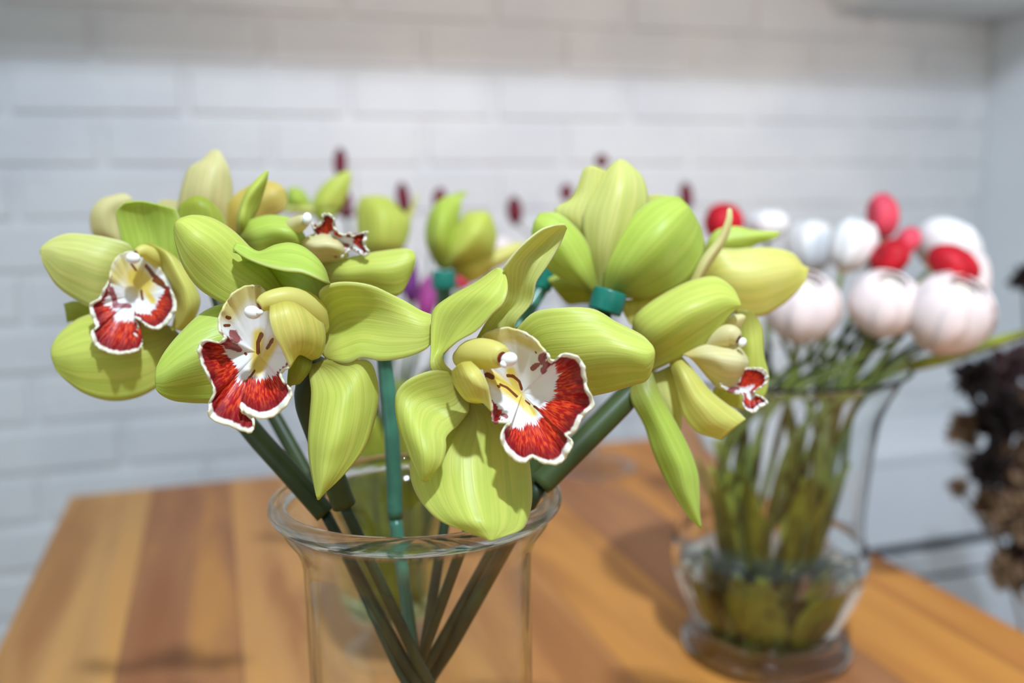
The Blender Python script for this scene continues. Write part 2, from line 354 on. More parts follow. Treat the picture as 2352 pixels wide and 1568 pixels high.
def lip(parent, c, D, ctr, outline, yel=(), brn=(), blo=(), crm=(), pw=1.6, ruff=.9, nr=44, nt=220, name='lip', kf=23, jag=2.2):
    """star-shaped lip: outline points (x, y, dz, rin, bd) round a centre (x, y, dz)"""
    o = np.array(outline, float); m = len(o)
    q = np.vstack([o[-1:], o, o[:2]]); out = []
    for t in np.linspace(0, m, nt, endpoint=False):
        i = int(t); f = t-i; a, b, cc, d = q[i], q[i+1], q[i+2], q[i+3] if i+3 < len(q) else q[-1]
        v = .5*((2*b)+(-a+cc)*f+(2*a-5*b+4*cc-d)*f*f+(-a+3*b-3*cc+d)*f**3); out.append(v)
    out = np.array(out); s = CR[c][2]
    th = np.linspace(0, 1, nt, endpoint=False)
    V = []; A = {k: [] for k in ('rr', 'rin', 'bd', 'th', 'yel', 'brn', 'blo', 'crm')}
    r1, r2, r3 = rng.uniform(0, 6.28, 3)
    def cap(lst, x, y):
        best = 0.0
        for (x0, y0, x1, y1, rad) in lst:
            dx, dy = x1-x0, y1-y0; L = dx*dx+dy*dy
            t = 0 if L == 0 else max(0, min(1, ((x-x0)*dx+(y-y0)*dy)/L)); dd = math.hypot(x-x0-t*dx, y-y0-t*dy)
            best = max(best, 1-dd/rad)
        return best
    for j in range(nr+1):
        r = j/nr
        for i in range(nt):
            f = out[i]; a = 6.28318*th[i]
            jt = jag*(r**6)*(math.sin(37*a+r1)*.6+math.sin(71*a+r2)*.5)*s/2
            dx, dy = f[0]-ctr[0], f[1]-ctr[1]; L = math.hypot(dx, dy)+1e-6
            x = ctr[0]+dx*r+jt*dx/L; y = ctr[1]+dy*r+jt*dy/L
            z = ctr[2]+(f[2]-ctr[2])*r**pw + ruff*(r**4)*(math.sin(kf*a+r3)+.6*math.sin(kf*1.7*a+r1))
            V.append(cp(c, D, x, y, z))
            A['rr'].append(r); A['rin'].append(max(0.0, f[3])); A['bd'].append(f[4]*.72); A['th'].append(abs(2*th[i]-1)*4)
            A['yel'].append(min(1, 1.6*max(0, cap(yel, x, y)))); A['brn'].append(cap(brn, x, y)); A['blo'].append(cap(blo, x, y)); A['crm'].append(min(1, 1.5*max(0, cap(crm, x, y))))
    Fc = [(j*nt+i, j*nt+(i+1) % nt, (j+1)*nt+(i+1) % nt, (j+1)*nt+i) for j in range(nr) for i in range(nt)]
    ob = link(name, V, Fc, M['lip'], parent, attrs=A)
    sm = ob.modifiers.new('thickness', 'SOLIDIFY'); sm.thickness = .0008; sm.offset = 0
    return ob
def column(parent, c, D, pts, rads, cap_pt, cap_r, mat='hood', rim=True, cap_end=None):
    s = CR[c][2]
    w = [cp(c, D, *p) for p in pts]; rr = [r/s/F*(D+p[2]/1000) for r, p in zip(rads, pts)]
    o = tube('column', w, rr, mat, parent, 20, 30)
    uvl = o.data.uv_layers.new(name='UVMap')
    for l in uvl.data: l.uv = (.25, .6)
    cc = cp(c, D, *cap_pt); r = cap_r/s/F*D
    ax = (w[-1]-w[-2]) if cap_end is None else (cp(c, D, *cap_end)-cc)
    if rim: blob('column_rim', w[-1]-nrm(w[-1]-w[-2])*rr[-1]*.15, (rr[-1]*.93, rr[-1]*.93, rr[-1]*.22), 'dkred', o, w[-1]-w[-2])
    blob('anther_cap', cc, (r*.8, r*.8, r), 'white', o, ax)
    return o

# ------------------------------------------------------------------ the room
YW = 1.58
XR = 1.533*YW/1.58
def wall_bricks():
    Xo = -0.0973*YW; zo = HC+.210; bw, bh = .159*YW, .0788; V, Fc = boxes([((-2.2, YW, 0), (XR+.3, YW+.1, 2.6))])
    r = random.Random(3)
    for k in range(-13, 18):
        z0 = zo+k*bh; z1 = z0+bh
        if z0 < 0 or z1 > 2.5: continue
        off = 0 if k % 2 == 0 else .5
        for j in range(-8, 8):
            x0 = Xo+(j+off)*bw; x1 = x0+bw
            if x0 > XR: continue
            g = .0058+r.uniform(0, .0018); dp = .0065+r.uniform(-.001, .0014); ch = .0035
            a0, a1, b0, b1 = x0+g, min(x1-g, XR), z0+g*.9, z1-g*.9; y0 = YW-dp
            jj = [r.uniform(-.0013, .0013) for _ in range(8)]
            i = len(V)
            V += [(a0+jj[0], YW, b0), (a1+jj[1], YW, b0), (a1+jj[2], YW, b1), (a0+jj[3], YW, b1),
                  (a0+ch, y0, b0+ch+jj[4]), (a1-ch, y0, b0+ch+jj[5]), (a1-ch, y0+jj[7]*.4, b1-ch+jj[6]), (a0+ch, y0, b1-ch+jj[7])]
            Fc += [(i, i+1, i+5, i+4), (i+1, i+2, i+6, i+5), (i+2, i+3, i+7, i+6), (i+3, i, i+4, i+7), (i+4, i+5, i+6, i+7)]
    o = link('wall_back', V, Fc, M['brick'], smooth=False); return struct(o)
wall_bricks()
V, Fc = boxes([((XR, -1.2, 0), (XR+.1, YW, 2.6))]); struct(link('wall_right', V, Fc, M['plaster'], smooth=False))
V, Fc = boxes([((-2.2, -1.2, -.05), (XR+.1, YW+.1, 0))]); struct(link('floor', V, Fc, M['floor'], smooth=False))
# boxed duct in the upper right corner
dx0 = on_y(1902, 12, YW)[0]; dz = HC+.342
V, Fc = boxes([((dx0, 1.40, dz), (XR, YW, dz+.25))]); bevel(struct(link('trim_1', V, Fc, M['duct'], smooth=False)), .006)
# ceiling beam that cuts the lamp light high on the wall
V, Fc = boxes([((-2.2, .66, HC+.618), (XR, .80, 2.6))]); struct(link('ceiling', V, Fc, M['plaster'], smooth=False))

# ------------------------------------------------------------------ table
TL = on_z(160, 1140, .75); TR = on_z(1505, 1003, .75)
tx0, tx1, ty1 = TL[0], TR[0], (TL[1]+TR[1])/2
ty0 = -0.45
t = thing('table', 'oiled wooden plank table carrying the glass vases of flowers', 'table', (tx0, ty0, 0))
V, Fc = boxes([((tx0, ty0, .722), (tx1, ty1, .75))]); bevel(link('table_top', V, Fc, M['wood'], t, smooth=False), .003)
V, Fc = boxes([((tx0+.05, ty0+.05, .65), (tx1-.05, ty0+.07, .7219)), ((tx0+.05, ty1-.07, .65), (tx1-.05, ty1-.05, .7219)), ((tx0+.05, ty0+.07, .65), (tx0+.07, ty1-.07, .7219)), ((tx1-.07, ty0+.07, .65), (tx1-.05, ty1-.07, .7219))])
link('apron', V, Fc, M['wood'], t, smooth=False)
for ax, ay in ((tx0+.03, ty0+.03), (tx1-.08, ty0+.03), (tx0+.03, ty1-.08), (tx1-.08, ty1-.08)):
    V, Fc = boxes([((ax, ay, 0), (ax+.05, ay+.05, .7219))]); bevel(link('leg', V, Fc, M['wood'], t, smooth=False), .003)

# ------------------------------------------------------------------ white drawer cabinet against the right corner
cy = YW-.24; cx0 = tx1+.16
cz = on_y(2150, 1025, cy)[2]; g1 = on_y(2150, 1250, cy)[2]; g2 = on_y(2230, 1310, cy)[2]
t = thing('drawer_cabinet', 'low white drawer cabinet with dark gaps behind the table on the right', 'cabinet', (cx0, cy, 0))
V, Fc = boxes([((cx0, cy+.01, .02), (XR-.012, YW-.01, cz-.02))]); link('body', V, Fc, M['dark'], t, smooth=False)
V, Fc = boxes([((cx0-.005, cy-.01, cz-.02), (XR-.01, YW-.01, cz))]); bevel(link('top', V, Fc, M['cab'], t, smooth=False), .003)
zs = [(g1+.012, cz-.021), (g2+.006, g1-.010), (g2-.20, g2-.006), (.03, g2-.215)]
for a, b in zs:
    V, Fc = boxes([((cx0, cy-.006, a), (XR-.013, cy+.0095, b))]); bevel(link('drawer', V, Fc, M['cab'], t, smooth=False), .003)

# ------------------------------------------------------------------ vases
AX = P(957, 1132, .402); VX, VY = AX[0], AX[1]; RZ = AX[2]          # orchid vase axis and rim height
TT = .75
def vase_straight(name, label):
    r, rr = .0490, .0612; w = .0017
    z = RZ
    prof = [(0, TT), (r-.006, TT), (r, TT+.006), (r, z-.030), (r+.0008, z-.024), (r+.0035, z-.0175), (r+.0078, z-.0115), (rr-.0030, z-.0068)]
    for k in range(9):
        a = -math.pi/2+k*2*math.pi/9; prof.append((rr-.0025+.0040*math.cos(a), z-.002+.0040*math.sin(a)))
    prof += [(r+.0060, z-.0110), (r+.0016, z-.0178), (r-w, z-.028), (r-w, TT+.016), (r-w-.006, TT+.010), (0, TT+.009)]
    t = thing(name, label, 'vase', (VX, VY, TT))
    # bead ring and thin body are blown in one, but the rolled rim reads as its own part
    bi = [i for i, p in enumerate(prof) if i >= 8 and i <= 16]
    ring = [prof[i] for i in bi]
    body = prof[:8]+[((ring[0][0]+ring[-1][0])/2, z-.0055)]+prof[17:]
    lathe('body', body, VX, VY, M['thin'], t)
    lathe_ring('rim', ring, t)
    return t
def lathe_ring(name, prof, parent, seg=96):
    V, Fc = [], []; n = len(prof)
    for (r, z) in prof:
        for k in range(seg): w_ = 2*math.pi*k/seg; V.append((VX+r*math.cos(w_), VY+r*math.sin(w_), z))
    for i in range(n):
        for k in range(seg): Fc.append((i*seg+k, i*seg+(k+1) % seg, ((i+1) % n)*seg+(k+1) % seg, ((i+1) % n)*seg+k))
    return link(name, V, Fc, M['glass'], parent)
vase_straight('glass_vase', 'wide clear glass vase with a flared rolled rim holding green orchids')

Bc = on_z(1757, 1487, .75); V2X, V2Y = Bc[0], Bc[1]
def ray_z_at_axis(px, py, X, Y):
    r = ray(px, py); h = np.array([X, Y]); t_ = h.dot(r[:2])/r[:2].dot(r[:2]); return HC+r[2]*t_
def rad_px(px_r, d): return px_r*d/F
d2 = -((np.array([V2X, V2Y, .75])-CAM) @ MR)[2]
Z2 = lambda y: ray_z_at_axis(1765, y, V2X, V2Y)
R2 = lambda p: rad_px(p, d2)
ywater = Z2(1285)
V2prof = [(0, .75), (R2(150), .75), (R2(186), .7545), (R2(188), .760), (R2(172), .768), (R2(150), Z2(1442)), (R2(168), Z2(1400)), (R2(196), Z2(1345)), (R2(214), Z2(1290)), (R2(217), Z2(1250)), (R2(206), Z2(1222)), (R2(203), Z2(1180)), (R2(212), Z2(1050)), (R2(228), Z2(940)), (R2(262), Z2(865)), (R2(285), Z2(838))]
V2p = crs([V2prof[i] for i in range(len(V2prof))], 70)
V2in = [(R2(278), Z2(838)+.001), (R2(255), Z2(865)), (R2(218), Z2(945)), (R2(201), Z2(1055)), (R2(192), Z2(1180)), (R2(196), Z2(1225)), (R2(204), Z2(1255)), (R2(200), Z2(1295)), (R2(182), Z2(1345)), (R2(154), Z2(1400)), (R2(138), Z2(1440)), (R2(146), .772), (R2(140), .764), (0, .762)]
V2i = crs(V2in, 50)
o = lathe('glass_vase', [tuple(p) for p in V2p]+[tuple(p) for p in V2i], V2X, V2Y, M['glass2'])
tag(o, 'footed clear glass vase with a flared mouth holding white ranunculus', 'vase')
win = [tuple(p) for p in V2i if p[1] < ywater]
wr = win[0][0]+.0006
wprof = [(0, ywater), (wr, ywater)]+[(a+.0006 if a > .001 else 0, b-.0006) for a, b in win]
o = lathe('water', wprof[::-1], V2X, V2Y, M['water']); tag(o, 'clear water filling the bowl of the footed vase', 'water')

# third vase, behind the orchid vase
B3 = on_z(905, 1500, .75); V3X, V3Y = B3[0], B3[1]; d3 = -((np.array([V3X, V3Y, .75])-CAM) @ MR)[2]
Z3 = lambda y: ray_z_at_axis(905, y, V3X, V3Y)
R3 = lambda p: p*d3/F
p3 = [(0, .75), (R3(85), .75), (R3(108), .7535), (R3(108), .758), (R3(60), .768), (R3(56), Z3(1445)), (R3(105), Z3(1400)), (R3(128), Z3(1330)), (R3(132), Z3(1180)), (R3(140), Z3(1080)), (R3(160), Z3(1003)), (R3(154), Z3(1001)), (R3(132), Z3(1085)), (R3(122), Z3(1185)), (R3(118), Z3(1325)), (R3(92), Z3(1392)), (0, Z3(1405))]
pp = crs(p3[:11], 60).tolist()+crs(p3[11:], 40).tolist()
o = lathe('glass_vase', [tuple(p) for p in pp], V3X, V3Y, M['thin']); tag(o, 'smaller footed glass vase seen through and behind the orchid vase', 'vase')
zw = Z3(1070); iw = [tuple(p) for p in crs(p3[11:], 40) if p[1] < zw]
M['oldwater'] = glassmat('greenish_water', (.72, .78, .42), 0, 1.33)
o = lathe('water', ([(0, zw), (iw[0][0]+.0006, zw)]+[(a+.0006 if a > .001 else 0, b-.0006) for a, b in iw])[::-1], V3X, V3Y, M['oldwater']); tag(o, 'greenish water in the smaller vase behind the orchid vase', 'water')

# tall footed glass near the table's back edge
B4 = on_z(1362, 1076, .75); V4X, V4Y = B4[0], B4[1]; d4 = -((np.array([V4X, V4Y, .75])-CAM) @ MR)[2]
Z4 = lambda y: ray_z_at_axis(1362, y, V4X, V4Y)
R4 = lambda p: p*d4/F
p4 = [(0, .75), (R4(80), .75), (R4(94), .752), (R4(92), .756), (R4(45), .763), (R4(18), Z4(1045)), (R4(11), Z4(1010)), (R4(10), Z4(900)), (R4(12), Z4(800)), (R4(40), Z4(760)), (R4(75), Z4(680)), (R4(105), Z4(560)), (R4(102), Z4(560)), (R4(70), Z4(685)), (R4(34), Z4(752)), (0, Z4(765))]
pp = crs(p4[:12], 60).tolist()+crs(p4[12:], 20).tolist()
o = lathe('goblet_vase', [tuple(p) for p in pp], V4X, V4Y, M['greyglass']); tag(o, 'tall stemmed grey glass vase near the back edge of the table', 'vase')

# ------------------------------------------------------------------ orchids
VB = TT+.0115
def inside_bottom(ang, r=.030): return np.array([VX+r*math.cos(ang), VY+r*math.sin(ang), VB])
def stem(parent, pts, ang, cz=.890, cr=.012, mats=('tube', 'stem'), r_top=4.6, r_low=2.4, n_top=None):
    """pts: full-frame (px, py, depth) down to the vase neck; then a node near the axis, then the floor of the vase"""
    w = [P(*p) for p in pts]
    k = n_top or max(2, len(w)-1)
    k = min(k, len(w)-1)
    ent = w[k-1]
    node = np.array([VX+cr*math.cos(ang+2.6), VY+cr*math.sin(ang+2.6), cz])
    dn = (node-ent)/(ent[2]-node[2]); bot = node+dn*(cz-VB-r_low/1000)*.8
    hv = bot[:2]-np.array([VX, VY]); L = np.linalg.norm(hv); bot[2] = VB+r_low/1000
    if L > .036: bot[:2] = np.array([VX, VY])+hv*.036/L
    low = [ent, ent*.66+node*.34, ent*.33+node*.67, node, node*.5+bot*.5, bot]
    tube('water_tube', w[:k], [r_top/1000*.8]+[r_top/1000]*(k-1), mats[0], parent, 14, 30)
    tube('stem', low, [r_low/1000]*len(low), mats[1], parent, 12, 40)
def cap(parent, a, b, r, mat='teal'):
    pa, pb = P(*a), P(*b); m = (pa+pb)/2
    tube('tube_cap', [pa, m, pb], [r/1000, r/1000*1.05, r/1000], mat, parent, 20, 12)
OG = None
# ---- A: far left blossom
D = .402
a = thing('orchid', 'far left green orchid bloom facing left with a two-lobed red lip', 'orchid', cp('A', D, 850, 1110))
petal(a, 'A', D, [[(640,700,4),(620,760,4),(600,840,4)],[(600,610,2),(540,760,2),(480,950,3)],[(480,572,0),(420,740,-4),(390,978,1)],[(350,552,-1),(300,700,-6),(280,925,0)],[(240,548,-2),(210,680,-6),(180,850,-2)],[(150,580,-3),(135,650,-5),(115,750,-3)],[(92,622,-4),(82,645,-4),(86,680,-4)]], 'pale')
petal(a, 'A', D, [[(600,760,7),(720,740,8),(860,760,6)],[(560,620,5),(720,600,9),(905,690,4)],[(535,510,3),(700,500,8),(905,560,4)],[(520,420,1),(680,410,5),(895,470,4)],[(565,368,0),(680,360,2),(872,404,3)]], 'green', 'sepal')
petal(a, 'A', D, [[(700,605,-2),(715,603,-2),(735,606,-2)],[(760,690,0),(810,660,-6),(860,680,-2)],[(815,790,0),(880,780,-7),(945,785,-2)],[(850,870,0),(930,880,-7),(998,890,-1)],[(872,960,0),(945,970,-6),(1007,960,0)],[(862,1040,0),(920,1050,-3),(970,1055,0)],[(845,1095,2),(880,1105,0),(905,1112,1)]], 'yellow')
petal(a, 'A', D, [[(850,1090,6),(870,1110,5),(890,1130,6)],[(700,1040,4),(770,1200,0),(840,1350,4)],[(550,1010,2),(640,1230,-4),(745,1450,2)],[(420,1010,2),(500,1240,-7),(620,1506,0)],[(320,1035,2),(380,1240,-8),(480,1517,-2)],[(235,1090,0),(270,1260,-8),(340,1475,-4)],[(175,1155,-2),(190,1270,-6),(235,1400,-4)],[(147,1215,-3),(150,1265,-4),(178,1345,-4)]], 'lime', 'sepal')
petal(a, 'A', D, [[(520,1060,12),(520,1080,12),(520,1120,12)],[(370,970,12),(370,1010,11),(360,1060,12)],[(290,942,12),(280,990,10),(270,1055,12)],[(218,958,12),(228,985,11),(240,1066,12)]], 'olive', 'sepal')
lip(a, 'A', D, (640, 905, 2), [(600,650,-1,1,.03),(530,680,-3,1,.03),(495,740,-5,1,.04),(482,810,-6,.95,.05),(455,860,-7,.86,.06),(420,925,-8,.8,.1),(368,965,-9,.72,.1),(385,1040,-10,.55,.1),(405,1095,-11,.5,.1),(375,1125,-12,.5,.09),(400,1195,-13,.5,.08),(455,1230,-13,.46,.07),(525,1250,-14,.44,.07),(600,1242,-13,.44,.06),(660,1222,-12,.46,.06),(672,1170,-9,.46,.06),(628,1135,-6,.5,.07),(655,1100,-5,.55,.08),(632,1045,-5,.7,.12),(662,1052,-8,.75,.12),(705,1087,-10,.6,.1),(760,1103,-11,.58,.1),(815,1072,-11,.55,.1),(850,1022,-10,.55,.1),(874,972,-9,.55,.09),(852,890,-6,.75,.06),(820,845,-3,1,.04),(800,780,-1,1,.03),(740,700,0,1,.03),(680,660,0,1,.03)],
    yel=[(640,800,680,830,110), (700,880,740,940,26)], brn=[(700,735,745,790,16),(745,790,800,840,18),(745,820,830,870,15),(610,720,640,760,9),(672,880,680,930,10)], blo=[(490,870,520,960,24),(520,965,600,970,22)], crm=[(560,720,520,800,60)], ruff=.7)
column(a, 'A', D, [(790,760,3),(745,690,-2),(690,650,-6),(640,660,-9)], [20,42,40,26], (622, 690, -10), 40, 'hood', cap_end=(590, 690, -10))
stem(a, [(440,770,.415),(500,880,.412),(580,990,.405),(665,1085,.398),(748,1180,.398),(800,1290,.402)], 2.6, n_top=5)
# ---- G: upper middle bloom behind B
D = .405
g = thing('orchid', 'green orchid bloom facing right, behind and above the front left one', 'orchid', cp('B', D, 600, 430))
petal(g, 'B', D, [[(400,370,4),(430,380,4),(480,360,6)],[(402,290,0),(425,290,-3),(470,290,5)],[(415,225,0),(440,220,-3),(495,235,5)],[(445,155,0),(470,160,-3),(512,185,4)],[(495,95,0),(515,105,-1),(530,125,2)],[(530,65,0),(538,62,0),(543,70,0)]], 'lime', 'sepal')
petal(g, 'B', D, [[(405,345,2),(420,370,1),(440,410,2)],[(450,292,2),(480,350,-4),(500,445,0)],[(530,265,2),(560,330,-6),(580,430,0)],[(610,268,2),(640,340,-5),(660,420,0)],[(655,287,2),(690,350,0),(720,410,2)],[(690,330,4),(720,380,4),(745,420,4)]], 'green')
petal(g, 'B', D, [[(770,470,5),(780,520,4),(790,580,5)],[(870,462,2),(880,520,-3),(890,585,0)],[(980,437,0),(990,510,-5),(1000,600,0)],[(1080,421,0),(1090,510,-5),(1080,625,0)],[(1160,414,0),(1165,490,-3),(1140,612,0)],[(1200,430,1),(1203,460,0),(1195,505,1)]], 'lime')
petal(g, 'A', .435, [[(880,520,0),(1000,540,-3),(1180,560,0)],[(878,440,0),(1010,440,-4),(1165,495,0)],[(900,380,0),(1000,370,-4),(1120,410,0)],[(960,335,0),(1000,330,-1),(1045,342,0)]], 'olive', 'sepal')
petal(g, 'G', D, [[(190,890,0),(200,920,0),(230,980,0)],[(260,845,0),(300,930,-8),(330,1060,0)],[(370,812,0),(420,920,-9),(450,1062,0)],[(460,840,0),(520,940,-7),(550,1050,0)],[(540,870,1),(570,940,-2),(610,1010,1)]], 'ivory', 'side_lobe')
lip(g, 'G', D, (500, 860, 0), [(290,730,-4,.5,.06),(310,770,-4,.4,.1),(385,690,-5,.35,.12),(378,655,-6,.3,.1),(430,645,-6,.3,.12),(478,680,-6,.3,.14),(480,760,-5,.3,.12),(560,830,-5,.5,.12),(620,815,-6,.7,.12),(650,840,-6,.7,.1),(735,815,-7,.6,.14),(778,812,-7,.6,.12),(755,915,-7,.6,.1),(792,985,-7,.8,.1),(742,1015,-6,.9,.1),(695,960,-4,.85,.1),(620,965,-3,.9,.1),(560,1020,-3,.8,.1),(500,1030,-3,.8,.1),(420,960,-2,.9,.1),(330,860,-2,.8,.1)],
    blo=[(540,920,600,930,30),(470,1010,520,1010,40)], crm=[(420,900,480,960,80)], ruff=.8, jag=2.5)
column(g, 'G', D, [(60,800,4),(130,760,0),(200,720,-4),(235,700,-6)], [50,78,66,50], (248, 690, -9), 52, 'ivory', cap_end=(250, 650, -9))
stem(g, [(860,700,.43),(885,840,.432),(900,1000,.430),(908,1190,.430),(920,1290,.428)], 1.9, mats=('tealtube', 'tealtube'), r_top=3.6, r_low=3.0, cr=.008)
# ---- H: cream bloom back left
D = .475
h = thing('orchid', 'pale cream orchid bloom standing highest at the back left', 'orchid', cp('B', D, 300, 300))
petal(h, 'A', D, [[(860,560,4),(1000,560,2),(1180,560,4)],[(880,400,2),(1030,400,-6),(1192,410,2)],[(905,280,0),(1050,290,-8),(1202,290,2)],[(945,170,0),(1070,180,-6),(1182,180,0)],[(1020,122,0),(1095,110,-2),(1155,120,0)],[(1072,70,0),(1100,60,0),(1128,66,0)]], 'cream', 'sepal')
petal(h, 'A', D, [[(860,500,8),(880,540,8),(890,580,8)],[(640,520,6),(690,570,5),(740,640,6)],[(440,560,4),(530,590,2),(600,650,4)],[(385,540,2),(470,540,-2),(570,560,2)],[(377,430,0),(460,430,-4),(570,450,2)],[(430,352,0),(510,360,-3),(600,380,0)],[(540,318,0),(580,318,0),(622,345,0)]], 'cream')
petal(h, 'B', D, [[(330,300,4),(360,350,4),(420,400,4)],[(370,195,0),(420,260,-4),(470,340,0)],[(440,138,0),(490,200,-5),(540,280,0)],[(520,106,0),(560,170,-4),(600,250,0)],[(590,120,0),(615,150,0),(628,205,0)]], 'gold')
petal(h, 'A', D, [[(780,430,6),(900,440,6),(1020,440,6)],[(760,380,6),(860,370,6),(950,380,6)],[(780,352,6),(830,350,6),(880,356,6)]], 'cream')
stem(h, [(470,600,.475),(540,800,.462),(632,960,.44),(735,1145,.43),(800,1290,.425)], 2.1, r_top=3.4, r_low=2.2, cr=.017)
# ---- B: front left bloom
D = .345
b = thing('orchid', 'front left green orchid bloom, red-edged lip hanging down to the left', 'orchid', cp('B', D, 780, 900))
petal(b, 'B', D, [[(640,640,8),(620,690,6),(590,720,6)],[(560,520,10),(510,600,5),(430,690,7)],[(480,430,10),(380,520,3),(330,655,5)],[(385,335,8),(280,420,-2),(228,590,3)],[(290,278,6),(205,360,-4),(163,500,0)],[(205,264,4),(150,310,-2),(128,400,0)],[(140,280,2),(124,300,0),(118,330,1)]], 'lime')
petal(b, 'B', D, [[(790,790,10),(805,700,6),(820,620,0),(832,576,-5)],[(720,700,12),(760,540,8),(792,500,0),(790,560,-10)],[(640,640,13),(690,480,12),(718,420,3),(700,522,-12)],[(560,600,13),(620,450,12),(645,391,3),(615,512,-13)],[(500,560,12),(545,440,11),(575,400,2),(540,494,-12)],[(440,500,8),(480,450,7),(500,428,1),(475,470,-9)],[(415,445,3),(430,425,2),(445,402,-1),(425,447,-5)],[(385,430,0),(385,405,0),(395,390,-1),(382,414,-3)]], 'green', 'sepal')
petal(b, 'B', D, [[(770,860,6),(785,890,4),(800,905,4)],[(772,680,-2),(810,800,6),(850,926,2)],[(776,600,-6),(870,740,6),(905,927,0)],[(860,565,-6),(960,720,3),(962,904,-2)],[(1000,577,-5),(1060,730,-1),(1050,918,-5)],[(1130,636,-3),(1150,750,-4),(1150,905,-6)],[(1222,690,-1),(1235,770,-4),(1240,872,-4)],[(1278,712,1),(1285,760,0),(1278,835,-1)]], 'lime', wav=.6)
petal(b, 'B', D, [[(735,935,6),(760,925,4),(800,915,4)],[(726,980,2),(820,970,2),(935,913,0)],[(735,1060,0),(870,1060,-4),(1005,930,2)],[(729,1160,-2),(860,1170,-8),(1037,1055,4)],[(722,1270,-4),(840,1280,-11),(1020,1180,3)],[(728,1370,-6),(820,1370,-11),(975,1310,0)],[(745,1460,-8),(800,1450,-11),(880,1430,-5)],[(762,1538,-9),(768,1542,-9),(782,1522,-8)]], 'lime', 'sepal', wav=.7)
petal(b, 'B', D, [[(600,860,14),(600,900,14),(600,930,14)],[(450,660,14),(440,870,10),(420,1130,12)],[(345,660,12),(330,870,5),(290,1110,10)],[(240,705,10),(225,900,0),(200,1106,8)],[(140,800,6),(140,940,-2),(115,1096,4)],[(75,880,2),(80,980,-2),(62,1072,1)],[(38,950,0),(33,1000,-1),(36,1045,0)]], 'green')
petal(b, 'B', D, [[(660,860,2),(700,880,2),(740,920,3)],[(640,920,3),(690,950,0),(728,960,3)],[(630,1000,4),(670,990,1),(700,1000,3)],[(632,1040,4),(655,1025,3),(680,1020,4)]], 'olive', 'lip_base')
lip(b, 'B', D, (490, 880, 3), [(520,590,-2,1,.03),(450,578,-4,1,.03),(385,610,-7,1,.03),(345,665,-9,1,.03),(318,730,-11,1,.03),(325,790,-12,.97,.04),(345,810,-12,.86,.06),(318,835,-12,.7,.06),(255,825,-13,.62,.07),(225,865,-13,.56,.06),(240,930,-13,.50,.05),(275,1000,-13,.46,.03),(296,1060,-13,.44,.03),(272,1120,-14,.42,.09),(285,1180,-15,.42,.10),(370,1212,-16,.42,.08),(445,1240,-17,.42,.06),(474,1228,-16,.42,.09),(468,1185,-14,.45,.14),(425,1150,-14,.45,.15),(415,1128,-14,.45,.12),(455,1160,-15,.42,.12),(520,1178,-16,.42,.12),(590,1150,-16,.44,.12),(643,1085,-15,.52,.10),(640,1045,-13,.66,.08),(612,1015,-12,.75,.06),(600,975,-12,.9,.06),(640,940,-12,.9,.06),(645,890,-12,1,.03),(610,830,-11,1,.03),(570,760,-9,1,.03),(550,690,-6,1,.03)],
    yel=[(500,800,490,960,42),(570,830,500,960,34)], brn=[(515,800,497,835,15),(497,835,497,880,14),(565,820,540,860,9),(480,965,440,1020,6),(350,720,365,725,9),(340,760,362,758,9),(437,885,440,890,8),(612,820,620,860,8)],
    blo=[(385,800,395,815,32),(360,845,405,862,26)], crm=[(420,610,360,690,70),(450,600,540,640,60),(560,700,600,800,40)], ruff=.8)
petal(b, 'B', D, [[(548,672,-16),(640,640,-12),(735,655,-2)],[(547,730,-19),(665,700,-15),(785,745,-2)],[(566,800,-19),(690,780,-15),(797,825,-1)],[(600,865,-17),(695,845,-12),(778,892,1)],[(640,945,-13),(680,890,-6),(738,914,3)]], 'hood', 'side_lobe')
cb_ = column(b, 'B', D, [(770,780,4),(730,690,-2),(640,640,-9),(545,650,-13),(500,672,-15)], [50,68,55,46,28], (470, 700, -16), 36, 'hood', cap_end=(430, 690, -16))
blob('pollinia', cp('B', D, 500, 700, -17), (.0011, .0011, .0014), 'white', cb_, (1, 0, 0))
stem(b, [(738,830,.362),(705,905,.368),(735,1010,.376),(790,1160,.386),(835,1290,.400)], 3.0, r_top=5.0, n_top=4)
# ---- C: front centre bloom
D = .335
c_ = thing('orchid', 'front centre green orchid bloom, sharpest, with a broad red-rimmed lip facing right', 'orchid', cp('C', D, 400, 890))
petal(c_, 'C', D, [[(380,890,7),(410,890,5),(450,900,7)],[(250,1000,5),(430,1000,4),(600,1000,7)],[(150,1100,4),(400,1130,0),(665,1130,8)],[(125,1180,3),(400,1220,-4),(682,1230,8)],[(135,1270,0),(410,1310,-8),(687,1330,4)],[(182,1360,-4),(430,1390,-12),(674,1412,0)],[(262,1437,-8),(450,1450,-15),(642,1478,-5)],[(380,1486,-12),(480,1495,-15),(570,1508,-11)],[(482,1520,-14),(497,1531,-15),(515,1524,-14)]], 'lime', 'sepal', nu=24, nv=48)
petal(c_, 'C', D, [[(300,750,3),(350,840,4),(400,900,4)],[(225,745,0),(310,880,2),(392,940,2)],[(130,780,-2),(230,900,1),(345,1000,-1)],[(70,832,-2),(180,930,-2),(318,1022,-4)],[(57,900,-2),(165,1000,-8),(290,1058,-7)],[(72,1000,-3),(175,1070,-12),(290,1105,-8)],[(107,1100,-5),(190,1140,-14),(272,1172,-10)],[(150,1198,-8),(192,1210,-13),(232,1222,-11)],[(178,1250,-10),(190,1257,-11),(207,1252,-10)]], 'lime', 'sepal', wav=1.0)
